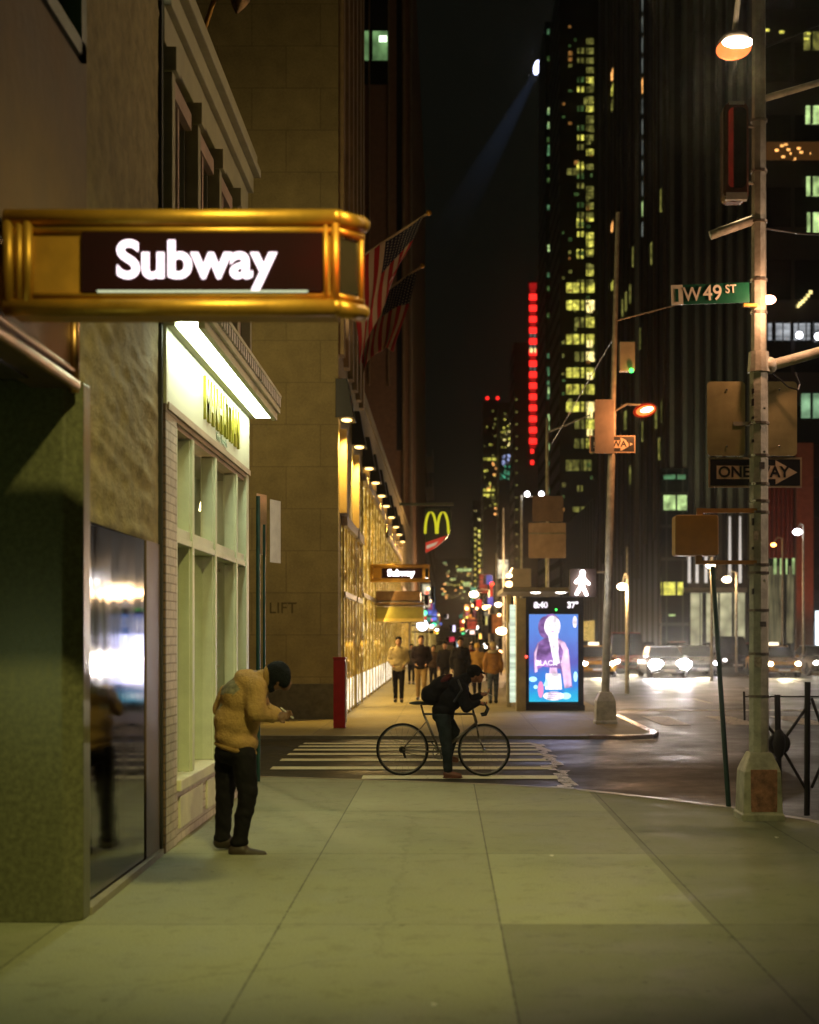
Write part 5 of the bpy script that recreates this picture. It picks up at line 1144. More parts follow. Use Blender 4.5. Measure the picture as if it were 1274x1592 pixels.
shop_sign(752, 894, 14, 14, 100, (.06, .08, .5), .7, 'upper blue sign beside the thin pole')
shop_sign(754, 928, 13, 13, 98, (.15, .12, .6), .8, 'lower blue violet sign beside the thin pole')
shop_sign(750, 958, 8, 14, 84, (.8, .7, .2), .9, 'yellow upright sign near the shelter')
shop_sign(760, 955, 24, 30, 86, (.55, .15, .03), .45, 'large dull orange hoarding beside the shelter')
shop_sign(740, 985, 9, 8, 88, (1, .6, .12), 2.0, 'golden lamp sign over the tan coats')
shop_sign(726, 980, 12, 6, 92, (1, .7, .6), 1.8, 'pinkish bright sign between the hats')
shop_sign(695, 990, 12, 8, 110, (.7, .03, .08), .8, 'dark red sign low behind the crowd')
shop_sign(705, 997, 9, 9, 84, (.55, .7, .8), 1.0, 'pale blue sign behind the dark haired walker')
# far avenue traffic seen over the heads
far_sets = [((690, 1000), 120), ((712, 1003), 150), ((728, 1002), 130), ((748, 1005), 110)]

# ------------------------------------------------------------------ cars
glass_car = mat('car_glass', (.012, .014, .016), .06)
tyre_m = mat('tyre', (.015, .015, .015), .8)

head_m = emi('headlight', (1, .90, .78), 90)
def make_car(x, y, bm_, label, hl=head_m, W=.9, roofh=1.45, cat='car', name='parked_car', power=0, lens_r=.085, taxi=False):
    t = thing(name, (x, y, RZ), label, cat)
    z0 = RZ
    st = [(0, .80, .35, .62), (.12, .94, .25, .74), (.9, 1, .22, .86), (1.35, 1, .2, .93), (3.6, 1, .2, .95), (4.35, .97, .25, .93), (4.6, .85, .35, .8)]
    s = MB()
    for (yy, wf, zb, zt) in st:
        hw = W * wf
        for px_, pz in ((-hw * .92, zb), (-hw, zb + .15), (-hw, zt - .14), (-hw * .88, zt), (hw * .88, zt), (hw, zt - .14), (hw, zb + .15), (hw * .92, zb)): s.v.append(Vector((x + px_, y + yy, z0 + pz)))
    for i in range(len(st) - 1):
        for j in range(8): s.f.append([i * 8 + j, i * 8 + (j + 1) % 8, i * 8 + 8 + (j + 1) % 8, i * 8 + 8 + j]); s.m.append(0)
    s.f.append(list(range(8))); s.m.append(0); s.f.append([len(s.v) - 8 + j for j in range(8)]); s.m.append(0)
    s.build('body', bm_, t, smooth=False, bevel=.03)
    s = MB(); g = [(1.2, .86, .92, 0), (1.95, .72, roofh - .06, 1), (3.3, .72, roofh - .06, 1), (4.1, .84, .94, 0)]
    for (yy, wf, zt, k) in g:
        for sx in (-1, 1): s.v += [Vector((x + sx * W * .88, y + yy, z0 + .9)), Vector((x + sx * W * wf, y + yy, z0 + zt))]
    for i in range(3):
        a = i * 4; s.f += [[a, a + 4, a + 5, a + 1], [a + 2, a + 3, a + 7, a + 6], [a + 1, a + 5, a + 7, a + 3]]; s.m += [0, 0, 0]
    s.build('cabin_glass', glass_car, t)
    MB().box(x - W * .72, x + W * .72, y + 1.98, y + 3.3, z0 + roofh - .06, z0 + roofh).build('roof', bm_, t, bevel=.03)
    for sx in (-1, 1):
        MB().ball((x + sx * W * .70, y + .03, z0 + .62), (lens_r * 1.4, .06, lens_r), 8, 12).build('headlight', hl, t, smooth=True)
        MB().box(x + sx * (W + .02) - .08, x + sx * (W + .02) + .08, y + 1.35, y + 1.5, z0 + .9, z0 + 1.02).build('mirror', bm_, t, bevel=.02)
        for yy in (.85, 3.7):
            w = MB().tube((x + sx * (W - .2), y + yy, z0 + .32), (x + sx * (W + .0), y + yy, z0 + .32), .32, .32, 20).build('wheel', tyre_m, t)
    MB().box(x - W * .5, x + W * .5, y - .02, y + .05, z0 + .42, z0 + .58).build('grille', black, t)
    MB().box(x - .26, x + .26, y - .03, y - .0, z0 + .3, z0 + .4).build('number_plate', whitep, t)
    if taxi:
        MB().box(x - .25, x + .25, y + 2.2, y + 2.4, z0 + roofh + .01, z0 + roofh + .16).build('roof_light', emi('taxi_roof', (1, .85, .6), 2, False), t, bevel=.02)
    if power:
        lamp('headlight_beam', 'SPOT', (x, y - .15, z0 + .65), (1, .84, .54), power, t, .3, (x * .93, y - 26, z0 - .2), 70, .7)
        for sx in (-1, 1): lamp('headlight_beam', 'SPOT', (x + sx * W * .7, y - .12, z0 + .62), (1, .84, .74), power * (1.6 if power > 1000 else .9), t, .09, (x * .02 + sx * .2, .5, 1.7), 13, .9)
    return t
def xat(px, Y): return (px - CX) / F * Y
yel = mat('taxi_yellow', (.55, .24, .01), .3, 0, .1, 2, coat=.6); redc = mat('car_red', (.28, .03, .015), .3, 0, .1, 2, coat=.6); dark = mat('car_black', (.02, .02, .025), .25, 0, .1, 2, coat=.6); silver = mat('car_silver', (.35, .33, .32), .3, .5, .1, 2, coat=.5)
make_car(xat(931, 66), 66, yel, 'amber taxi whose lamps shine either side of the far corner pole', power=420, taxi=True, name='taxi', cat='taxi')
make_car(xat(982, 72), 72, redc, 'dull red van with pale headlights beside the white glare', W=1.0, roofh=2.1, power=350, name='van', cat='van')
make_car(xat(1042, 64), 64, silver, 'silver car with full beams making the brightest glare on the avenue', hl=emi('full_beam', (1, .95, 1), 420), lens_r=.23, power=1000, name='car')
make_car(xat(1093, 67), 67, silver, 'silver saloon with bluish headlights next to the thin leaning post', hl=emi('blue_head', (.88, .85, 1), 90), power=420, name='car')
make_car(xat(1148, 76), 76, dark, 'black van with one pale lamp half hidden by the thick near pole', W=1.0, roofh=1.9, hl=emi('weak_head', (1, .9, .9), 6, False), name='van', cat='van')
make_car(xat(1220, 65), 65, yel, 'yellow taxi seen between the thick pole and the brown column', power=420, taxi=True, name='taxi', cat='taxi', hl=emi('warm_head', (1, .8, .5), 90))
make_car(xat(1290, 68), 68, silver, 'pale car cut by the edge of the view beyond the iron barrier', power=400, name='car')
for i, (px, Y) in enumerate(((975, 105), (1010, 112), (1060, 120), (1120, 104), (1170, 95), (1205, 120), (1225, 116))):
    make_car(xat(px, Y), Y, dark if i % 2 else redc, 'distant car with lit headlights queueing farther up the avenue', name='car')['group'] = 'cars queueing up the avenue'
def far_car(x, y, i):
    t = thing('car', (x, y, RZ), 'distant oncoming car on the avenue, seen as paired lights over the crowd', 'car', 'cars far up the avenue')
    MB().prism([(x - .85, y), (x + .85, y), (x + .9, y + .5), (x + .9, y + 4.4), (x - .9, y + 4.4), (x - .9, y + .5)], RZ + .25, RZ + .9).build('body', (dark, redc, yel, silver)[i % 4], t, bevel=.06)
    MB().prism([(x - .75, y + 1.3), (x + .75, y + 1.3), (x + .72, y + 3.8), (x - .72, y + 3.8)], RZ + .9, RZ + 1.42).build('cabin', glass_car, t, bevel=.12)
    for sx in (-1, 1): MB().ball((x + sx * .65, y - .03, RZ + .65), (.16, .06, .12), 6, 10).build('headlight', (head_far, head_warm)[i % 3 == 0], t)
head_far = emi('far_headlight', (1, .85, .72), 14, False); head_warm = emi('far_warm_headlight', (1, .5, .2), 9, False)
random.seed(4)
for i in range(16): far_car((5.2, 8.4, 11.6, 15.2)[i % 4] + random.uniform(-.3, .3), 118 + i * 13 + random.uniform(-3, 3), i)
random.seed(9)
fl_mats = [emi('dot_warm', (1, .62, .25), 9, False), emi('dot_white', (1, .9, .82), 9, False), emi('dot_red', (1, .05, .02), 4, False), emi('dot_green', (.1, 1, .4), 3, False), emi('dot_gold', (1, .8, .1), 4, False)]
for i in range(46):
    Y = 66 + i * 6; x = random.choice((-2.0, 3.5, 3.6, -1.7)) ; z = random.uniform(2.4, 6.5)
    t = thing('street_lamp', (x, Y, 0), 'tiny glowing lamp post in the receding rows along the far pavement', 'street lamp', 'small lamps receding down the far pavement')
    MB().tube((x, Y, 0), (x, Y, z), .05, .04, 6).build('post', steel, t)
    r = random.uniform(.10, .2) * (1 + i * .02); MB().ball((x + random.uniform(-.5, .5), Y, z), (r, r, r * .8), 6, 10).build('lamp_head', fl_mats[random.choice((0, 0, 1, 1, 2, 2, 3, 4))], t)
for i in range(34):
    Y = 90 + i * 9; side = i % 2; z = random.uniform(2.6, 7); hgt = random.uniform(.5, 2.2); wd = random.uniform(.4, 1.4)
    x = -2.3 if side == 0 else 3.4
    t = thing('shop_sign', (x, Y, z), 'small glowing shop sign among the jumble far down the pavement', 'sign', 'jumble of small far shop signs')
    col = random.choice(((.8, .06, .03), (.9, .45, .06), (.85, .75, .5), (.1, .15, .6), (.6, .1, .2), (.1, .4, .25), (.9, .3, .05)))
    MB().box(x, x + wd, Y, Y + .2, z, z + hgt).build('sign_face', emi('jumble_%d' % i, col, random.uniform(.25, 1.1), False, .7, (1.5, 1.5, 1.5)), t, bevel=.04)
    MB().tube((x - (.1 if side == 0 else -wd), Y + .1, 0), (x - (.1 if side == 0 else -wd), Y + .1, z + hgt), .04).build('post', black, t)
# ------------------------------------------------------------------ people
def blob(mb, name, m, parent, voxel=.014, wrinkle=0.0, smooth=3, mats=None):
    me = bpy.data.meshes.new('tmp'); me.from_pydata(mb.v, [], mb.f)
    bm = bmesh.new(); bm.from_mesh(me); bmesh.ops.recalc_face_normals(bm, faces=bm.faces); bm.to_mesh(me); bm.free()
    o = bpy.data.objects.new('tmp_blob', me); COL.objects.link(o)
    r = o.modifiers.new('r', 'REMESH'); r.mode = 'VOXEL'; r.voxel_size = voxel
    sm = o.modifiers.new('s', 'SMOOTH'); sm.iterations = smooth; sm.factor = .6
    dg = bpy.context.evaluated_depsgraph_get(); dg.update()
    me2 = bpy.data.meshes.new_from_object(o.evaluated_get(dg)); bpy.data.objects.remove(o)
    if wrinkle:
        me2.update()
        for v in me2.vertices:
            c = v.co; h = noise.noise(Vector((c.x * 7, c.y * 7, c.z * 16))) + .6 * noise.noise(Vector((c.x * 22 + c.z * 9, c.y * 18, c.z * 20)))
            v.co = c + v.normal * h * wrinkle
    o0 = org(parent)
    me2.transform(Matrix.Translation(-o0)); me2.materials.clear(); me2.materials.append(m)
    me2.name = name; me2.shade_smooth()
    o = bpy.data.objects.new(name, me2); COL.objects.link(o); o.parent = parent; ORG[o.name] = o0
    return o
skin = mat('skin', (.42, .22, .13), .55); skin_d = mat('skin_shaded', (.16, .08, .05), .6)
hair_b = mat('hair_black', (.006, .005, .005), .85, 0, .3, 30, .5, 80); hair_br = mat('hair_brown', (.025, .011, .006), .85)
def hand(mb, wrist, d, side, r=.008, curl=.3, palm=.085):
    """palm, four fingers of unequal length and a thumb leaving the side of the palm"""
    d = Vector(d).normalized(); side = Vector(side).normalized(); n = d.cross(side).normalized()
    mb.ball(wrist + d * palm * .5, (.042, .042, .026), 8, 12, rot=Matrix((side, d, n)).transposed())
    for k, (o, l) in enumerate(((-.03, .062), (-.01, .075), (.01, .07), (.03, .055))):
        a = wrist + d * palm * .85 + side * o; b = a + (d * math.cos(curl) + n * math.sin(curl)) * l * .5; c = b + (d * math.cos(curl * 2.2) + n * math.sin(curl * 2.2)) * l * .5
        mb.cap(a, b, r * 1.05, r); mb.cap(b, c, r, r * .8)
    a = wrist + d * palm * .25 - side * .03; b = a + (d * .7 - side * .7) * .035; c = b + (d * .95 - side * .1 + n * .3) * .03
    mb.cap(a, b, r * 1.25, r * 1.1); mb.cap(b, c, r * 1.1, r * .9)

# --- the hunched man in the yellow jacket
YM = 11.9
def M_(x, y, dy=0): p = at(x, y, YM); p.y += dy; return p
man = thing('person', tuple(M_(372, 1325)), 'hunched person in an ochre jacket, black trousers and black cap looking at a phone', 'person')
b = MB()
hd = M_(434, 1054); 
b.ball(hd, (.085, .078, .115), 12, 16, rot=Matrix.Rotation(R(38), 3, 'Y'))
b.ball(hd + Vector((.055, 0, -.06)), (.045, .05, .05), 8, 12)                       # jaw
b.ball(hd + Vector((.098, 0, -.045)), (.016, .012, .020), 6, 8)                      # nose
b.ball(hd + Vector((.0, -.075, -.02)), (.02, .012, .03), 6, 8); b.ball(hd + Vector((.0, .075, -.02)), (.02, .012, .03), 6, 8)
b.cap(M_(420, 1050), M_(398, 1062), .058, .065)
b.cap(M_(398, 1066), M_(362, 1140), .13, .13)
for s_, (hx, kx, ky, ax) in ((-1, (378, 388, 1228, 377)), (1, (352, 348, 1232, 343))):
    b.cap(M_(hx, 1160, s_ * .09), M_(kx, ky, s_ * .11), .078, .055); b.cap(M_(kx, ky, s_ * .11), M_(ax, 1306, s_ * .11), .055, .042)
b.cap(M_(405, 1070, -.17), M_(402, 1112, -.22), .05, .042); b.cap(M_(402, 1112, -.22), M_(432, 1114, -.10), .042, .028)
b.cap(M_(395, 1068, .17), M_(398, 1110, .2), .05, .042); b.cap(M_(398, 1110, .2), M_(434, 1112, .07), .042, .028)
hand(b, M_(433, 1114, -.10), (1, .25, .12), (0, .5, 1), curl=.5); hand(b, M_(435, 1112, .07), (1, -.2, .1), (0, -.5, 1), curl=.5)
blob(b, 'body', skin_d, man, .0085, 0, 2)
b = MB()   # jacket
b.ball(M_(392, 1063), (.165, .22, .105), 12, 18, rot=Matrix.Rotation(R(35), 3, 'Y'))
b.ball(M_(376, 1086), (.19, .225, .17), 12, 18, rot=Matrix.Rotation(R(40), 3, 'Y'))
b.ball(M_(369, 1122), (.20, .215, .20), 12, 18, rot=Matrix.Rotation(R(15), 3, 'Y'))
b.ball(M_(368, 1150), (.195, .215, .12), 12, 18, rot=Matrix.Rotation(R(15), 3, 'Y'))
b.cap(M_(415, 1054), M_(402, 1062), .085, .11)
b.cap(M_(402, 1068, -.16), M_(404, 1104, -.23), .10, .085); b.cap(M_(404, 1106, -.23), M_(428, 1114, -.13), .076, .056)
b.cap(M_(390, 1068, .17), M_(398, 1106, .24), .115, .095); b.cap(M_(398, 1106, .24), M_(430, 1112, .09), .085, .06)
b.cap(M_(350, 1080, .2), M_(333, 1106, .22), .09, .06)
jk = blob(b, 'jacket', mat('ochre_fleece', (.38, .235, .09), .85, 0, .3, 10, .6, 60), man, .013, .007, 24)
mp2 = mat('grey_print', (.20, .18, .12), .8, 0, .5, 20); jk.data.materials.append(mp2)
_c = M_(349, 1074) - ORG[jk.name]
for p in jk.data.polygons:
    q = p.center - _c
    if abs(q.x * .75 + q.z * .66) < .135 and abs(q.x * .66 - q.z * .75) < .09 and p.normal.z > .1 and p.center.y < .09: p.material_index = 1
b = MB()   # hem band
b.ball(M_(367, 1163), (.192, .215, .045), 8, 18, rot=Matrix.Rotation(R(15), 3, 'Y')); blob(b, 'hem', mat('ochre_rib', (.27, .16, .055), .85, 0, .3, 12, .5, 90), jk, .012, .004)
b = MB()   # trousers
b.ball(M_(366, 1168), (.17, .18, .12), 10, 16)
for s_, (hx, kx, ky, ax) in ((-1, (380, 389, 1230, 376)), (1, (352, 347, 1234, 343))):
    b.cap(M_(hx, 1172, s_ * .09), M_(kx, ky, s_ * .11), .112, .082); b.cap(M_(kx, ky, s_ * .11), M_(ax, 1300, s_ * .11), .082, .066); b.ball(M_(ax, 1306, s_ * .11), (.08, .07, .05), 8, 12)
blob(b, 'trousers', mat('black_denim', (.010, .009, .010), .8, 0, .4, 12), man, .012, .010, 3)
for s_, (ax, tx, y) in ((-1, (372, 412, 1326)), (1, (342, 352, 1318))):
    b = MB(); b.cap(M_(ax - 4, y - 6, s_ * .11), M_(ax + 8, y - 7, s_ * .11), .055, .06); b.cap(M_(ax + 8, y - 4, s_ * .11), M_(tx, y - 1, s_ * .13), .05, .035); b.ball(M_((ax + tx) / 2, y + 1, s_ * .12), (abs(tx - ax) / 2 / 185 + .06, .05, .018), 6, 14)
    blob(b, 'shoe', mat('brown_leather', (.035, .022, .014), .5), man, .01, 0, 2)
b = MB(); b.ball(hd + Vector((-.015, 0, .028)), (.112, .10, .118), 12, 16, rot=Matrix.Rotation(R(30), 3, 'Y')); b.ball(hd + Vector((-.07, 0, -.035)), (.06, .085, .085), 8, 12); b.ball(hd + Vector((.05, -.05, .0)), (.06, .045, .085), 8, 12)
blob(b, 'cap', mat('navy_knit', (.008, .010, .014), .9, 0, .4, 30, .6, 90), man, .01, .006, 2)
b = MB(); b.torus(M_(416, 1054), .075, .03, 'x', 20, 8); blob(b, 'collar', mat('ochre_rib', (.30, .15, .025)), jk, .012, .002)
ph = thing('phone', tuple(M_(448, 1110, -.02)), 'small pale phone held in the hands of the hunched person', 'phone')
MB().box(-.035, .035, -.004, .004, -.07, .07).xf(Matrix.Translation(M_(447, 1108, -.03)) @ Matrix.Rotation(R(90), 4, 'Z') @ Matrix.Rotation(R(-50), 4, 'X')).build('phone_case', mat('pale_case', (.35, .36, .28), .3), ph, bevel=.003)

# --- generic walkers
def walker(px, pyfeet_Y, head_py, label, coat, trou, hair, faceskin=skin, back=False, pockets=False, longcoat=False, hat=None, stride=.10, vox=.02, hood=None, x=None):
    Y = pyfeet_Y; X = xat(px, Y); Hh = 1.8 + (CY - head_py) / F * Y; k = Hh / 1.78; f = 1 if back else -1
    t = thing('person', (X, Y, 0), label, 'person')
    def P(x_, y_, z_): return Vector((X + x_ * k, Y + y_ * f * k, z_ * k))
    b = MB(); hd = P(0, .03, 1.65)
    b.ball(hd, (.075 * k, .092 * k, .115 * k), 10, 14); b.ball(P(0, .08, 1.585), (.05 * k, .045 * k, .045 * k), 8, 10); b.ball(P(0, .125, 1.635), (.014, .018, .024), 6, 8)
    for s_ in (-1, 1): b.ball(P(s_ * .076, .02, 1.64), (.012, .02, .03), 6, 8)
    b.cap(P(0, .01, 1.56), P(0, 0, 1.45), .055 * k, .06 * k); b.cap(P(0, 0, 1.38), P(0, 0, 1.0), .12 * k, .115 * k)
    arms = []
    for s_ in (-1, 1):
        sh_ = P(s_ * .17, 0, 1.42); el = P(s_ * .245, -.05, 1.14); wr = P(s_ * .15, .13, 1.0) if pockets else P(s_ * .235, .06 + .05 * s_, .90)
        arms.append((sh_, el, wr)); b.cap(sh_, el, .05 * k, .042 * k); b.cap(el, wr, .042 * k, .03 * k)
        hand(b, wr, (wr - el), (0, 1, 0) if abs((wr - el).normalized().y) < .8 else (1, 0, 0), .0095, .35)
        hp = P(s_ * .085, 0, .92); kn = P(s_ * .09, s_ * stride * .8 + .03, .5); an = P(s_ * .085, s_ * stride, .09)
        b.cap(hp, kn, .08 * k, .055 * k); b.cap(kn, an, .055 * k, .04 * k); b.cap(an, P(s_ * .09, s_ * stride + .12, .04), .045, .03)
    blob(b, 'body', faceskin, t, vox * .8, 0, 2)
    b = MB(); b.ball(P(0, 0, 1.30), (.225 * k, .14 * k, .22 * k), 10, 16); b.ball(P(0, .01, 1.08), (.20 * k, .145 * k, .20 * k), 10, 16); b.ball(P(0, 0, .93), (.20 * k, .15 * k, .12 * k), 10, 16)
    if longcoat: b.cap(P(0, 0, .95), P(0, 0, .72), .19 * k, .20 * k)
    for (sh_, el, wr) in arms: b.cap(sh_, el, .085 * k, .07 * k); b.cap(el, el.lerp(wr, .9), .068 * k, .05 * k)
    b.cap(P(0, 0, 1.5), P(0, 0, 1.42), .075 * k, .10 * k)
    jk = blob(b, 'jacket', coat, t, vox, .010, 3)
    b = MB(); b.ball(P(0, 0, .90), (.165 * k, .125 * k, .11 * k), 8, 14)
    for s_ in (-1, 1):
        hp = P(s_ * .085, 0, .9); kn = P(s_ * .09, s_ * stride * .8 + .03, .5); an = P(s_ * .085, s_ * stride, .12); b.cap(hp, kn, .10 * k, .072 * k); b.cap(kn, an, .072 * k, .055 * k)
    blob(b, 'trousers', trou, t, vox * .9, .006, 2)
    for s_ in (-1, 1):
        b = MB(); b.cap(P(s_ * .085, s_ * stride - .02, .06), P(s_ * .095, s_ * stride + .15, .045), .058, .045); blob(b, 'shoe', mat('black_shoe', (.012, .01, .01), .4), t, vox * .8, 0, 2)
    if hat:
        b = MB(); b.ball(P(0, .01, 1.70), (.10 * k, .108 * k, .10 * k), 10, 14); b.torus(P(0, .01, 1.67), .088 * k, .02 * k, 'z', 20, 8); blob(b, 'hat', hat, t, vox * .8, .004, 2)
    else:
        b = MB(); b.ball(P(0, -.002, 1.712), (.094 * k, .106 * k, .088 * k), 10, 14); b.ball(P(0, -.045, 1.65), (.092 * k, .075 * k, .11 * k), 10, 14); blob(b, 'hair', hair, t, vox * .7, .004, 2)
    if not hat and not back:
        for s_ in (-1, 1): MB().ball(P(s_ * .03, .118, 1.665), (.012, .006, .007), 6, 8).build('eye', black, t)
        MB().ball(P(0, .118, 1.598), (.022, .006, .006), 6, 8).build('mouth', mat('lips', (.25, .08, .06), .6), t)
    if hood: b = MB(); b.torus(P(0, -.01, 1.50), .12 * k, .05 * k, 'z', 20, 8); blob(b, 'hood', hood, jk, vox, .006, 2)
    return t
creamj = mat('cream_jacket', (.50, .40, .22), .8, 0, .3, 7, .5, 40); blk = mat('black_coat', (.013, .011, .013), .8, 0, .4, 8); navy = mat('navy_coat', (.014, .009, .014), .85); tan = mat('tan_coat', (.40, .19, .05), .8, 0, .35, 6, .4, 30); denim = mat('pale_denim', (.12, .14, .16), .8, 0, .8, 12); khaki = mat('khaki', (.36, .24, .10), .8)
walker(620, 39.0, 990, 'walker in a cream zip jacket and black trousers with hands in pockets', creamj, blk, hair_b, pockets=True)
walker(655, 40.2, 988, 'bare faced walker in a dark coat and khaki trousers behind the cyclist saddle', navy, khaki, hair_br, pockets=True)
walker(716, 39.6, 991, 'dark haired walker in a black coat directly behind the cyclist', blk, blk, hair_b, longcoat=True)
walker(767, 38.4, 998, 'person walking away in a tan coat, jeans and pale woolly hat', tan, denim, hair_b, back=True, hat=mat('cream_hat', (.55, .42, .24), .9), hood=creamj)
walker(742, 43, 1000, 'person walking away in a mustard coat beside the tan coat', mat('mustard_coat', (.36, .20, .06), .85), blk, hair_br, back=True, hat=mat('yellow_hat', (.55, .35, .10), .9))
walker(692, 46, 998, 'thin walker in black between the two dark coats', blk, blk, hair_b, vox=.025)
walker(674, 49, 1003, 'small walker in dark brown partly hidden behind the crowd', mat('brown_coat', (.05, .03, .02), .8), blk, hair_b, vox=.025)
walker(732, 52, 1000, 'distant walker in dark red behind the mustard coat', mat('dark_red_coat', (.12, .02, .015), .8), blk, hair_b, vox=.028)
walker(640, 54, 1001, 'distant walker in dark grey close to the shopfront', mat('grey_coat', (.04, .035, .03), .8), blk, hair_b, vox=.028)
walker(760, 58, 1001, 'farthest walker in black in front of the shelter side', blk, blk, hair_b, vox=.028)

# --- bicycle
YB = 18.7
def B_(x, y, dy=0): p = at(x, y, YB); p.y += dy; return p
SCL = F / YB
bike = thing('bicycle', tuple(B_(690, 1207)), 'dark road bicycle standing across the crosswalk', 'bicycle')
frm = mat('bike_frame', (.20, .17, .14), .3, .6); rub = mat('tyre', (.015, .015, .015)); 
rw, fw, bbp = B_(626, 1165), B_(753, 1166), B_(684, 1169)
st_, ht, hb = B_(659, 1110), B_(737, 1110), B_(741, 1124)
f = MB()
for a, b_, r in ((bbp, st_, .016), (st_, ht, .016), (bbp, hb, .02), (ht, hb, .02)): f.tube(a, b_, r, r, 10)
for dy in (-.05, .05):
    o_y = Vector((0, dy, 0)); f.tube(rw + o_y, bbp + o_y * .6, .009, .009, 8); f.tube(rw + o_y, B_(663, 1122) + o_y * .3, .008, .008, 8)
f.build('frame', frm, bike, smooth=True)
for c in (rw, fw):
    w = MB(); w.torus(c, .332, .0145, 'y', 48, 8); wo = w.build('wheel', rub, bike, smooth=True)
    w = MB(); w.torus(c, .313, .009, 'y', 48, 6); w.build('rim', mat('dark_rim', (.22, .21, .2), .3, .8), wo, smooth=True)
    w = MB()
    for k in range(20):
        t_ = 2 * math.pi * k / 20; w.tube(c + Vector((.018 * math.cos(t_ + 1), .025 * (-1) ** k, .018 * math.sin(t_ + 1))), c + Vector((.3 * math.cos(t_), 0, .3 * math.sin(t_))), .0012, .0012, 4)
    w.build('spokes', chrome, wo)
    MB().tube(c + Vector((0, -.055, 0)), c + Vector((0, .055, 0)), .02, .02, 10).build('hub', chrome, wo)
fk = MB()
for dy in (-.045, .045): fk.path([hb + Vector((0, dy * .6, 0)), hb + Vector((.03, dy, -.2)), fw + Vector((0, dy, 0))], .012, 8)
fk.build('fork', frm, bike, smooth=True)
MB().tube(st_, B_(655, 1096), .013, .013, 8).build('seat_post', frm, bike)
sd = MB(); sd.ball(B_(650, 1093), (.12, .065, .025), 8, 14); sd.ball(B_(662, 1094), (.08, .03, .02), 8, 12); sd.build('saddle', black, bike, smooth=True)
hbm = MB(); hbm.tube(ht, B_(734, 1096), .014, .014, 8); hbm.tube(B_(734, 1096), B_(745, 1094), .013, .013); hbm.tube(B_(745, 1094, -.21), B_(745, 1094, .21), .013, .013)
for dy in (-.21, .21): hbm.path([B_(745, 1094, dy), B_(754, 1094, dy), B_(759, 1101, dy), B_(755, 1110, dy), B_(748, 1111, dy)], .014, 8)
hbm.build('handlebar', black, bike, smooth=True)
cr = MB(); cr.torus(bbp + Vector((0, -.06, 0)), .09, .006, 'y', 28, 6); cr.tube(bbp + Vector((0, -.06, 0)), bbp + Vector((.12, -.08, -.13)), .01, .008); cr.tube(bbp + Vector((0, .06, 0)), bbp + Vector((-.12, .08, .13)), .01, .008)
for k in range(5): t_ = 2 * math.pi * k / 5; cr.tube(bbp + Vector((0, -.06, 0)), bbp + Vector((.09 * math.cos(t_), -.06, .09 * math.sin(t_))), .006)
cr.build('crankset', chrome, bike)
for sgn in (1, -1): MB().box(*(lambda c: (c.x - .045, c.x + .045, c.y - .05, c.y + .05, c.z - .012, c.z + .012))(bbp + Vector((.12 * sgn, -.11 * sgn, -.13 * sgn)))).build('pedal', black, bike)
ch = MB()
for dz, dzz in ((.09, .035), (-.09, -.035)): ch.tube(bbp + Vector((0, -.06, dz)), rw + Vector((0, -.05, dzz)), .004, .004, 5)
ch.tube(rw + Vector((0, -.055, 0)), rw + Vector((0, -.04, 0)), .045, .04, 16); ch.tube(rw + Vector((.02, -.05, -.04)), rw + Vector((.04, -.05, -.11)), .02, .012); ch.build('chain', mat('dark_chain', (.03, .028, .025), .4, .8), bike)

# --- cyclist
cy = thing('person', tuple(B_(702, 1207)), 'cyclist in black with dark jeans bending over the handlebar of the bicycle', 'person')
b = MB(); hd = B_(740, 1049)
b.ball(hd, (.088, .075, .11), 12, 16, rot=Matrix.Rotation(R(30), 3, 'Y')); b.ball(hd + Vector((.05, 0, -.065)), (.045, .045, .045), 8, 12); b.ball(hd + Vector((.10, 0, -.03)), (.016, .012, .02), 6, 8)
for dy in (-.074, .074): b.ball(hd + Vector((-.005, dy, -.015)), (.02, .012, .03), 6, 8)
b.cap(B_(727, 1052), B_(716, 1062), .055, .065); b.cap(B_(712, 1068), B_(690, 1102), .125, .12)
b.cap(B_(689, 1106, -.09), B_(694, 1152, -.16), .08, .055); b.cap(B_(694, 1152, -.16), B_(697, 1196, -.20), .052, .042)
b.cap(B_(688, 1106, .09), B_(706, 1136, .12), .08, .055); b.cap(B_(706, 1136, .12), B_(698, 1176, .13), .052, .042)
b.cap(B_(716, 1070, -.17), B_(724, 1098, -.22), .048, .04); b.cap(B_(724, 1098, -.22), B_(745, 1092, -.17), .04, .028)
b.cap(B_(716, 1070, .17), B_(730, 1092, .22), .048, .04); b.cap(B_(730, 1092, .22), B_(750, 1080, .08), .04, .028)
hand(b, B_(745, 1091, -.18), (.7, .1, -.35), (0, 1, 0), .009, .9); hand(b, B_(750, 1081, .08), (1, -.1, .35), (0, 1, .2), .009, .5)
blob(b, 'body', mat('skin_warm', (.34, .13, .07), .6), cy, .009, 0, 2)
b = MB(); b.ball(B_(712, 1068), (.16, .23, .13), 12, 16, rot=Matrix.Rotation(R(35), 3, 'Y')); b.ball(B_(700, 1086), (.17, .22, .17), 12, 16); b.ball(B_(690, 1104), (.155, .20, .13), 12, 16)
b.cap(B_(725, 1055), B_(716, 1062), .08, .1)
b.cap(B_(716, 1070, -.17), B_(725, 1098, -.23), .09, .075); b.cap(B_(725, 1098, -.23), B_(742, 1092, -.19), .068, .05)
b.cap(B_(716, 1070, .17), B_(730, 1093, .23), .09, .075); b.cap(B_(730, 1093, .23), B_(747, 1082, .1), .068, .05)
blob(b, 'jacket', mat('black_nylon', (.008, .008, .009), .85, 0, .3, 8), cy, .013, .009, 3)
b = MB(); b.ball(B_(689, 1112), (.15, .17, .12), 10, 14)
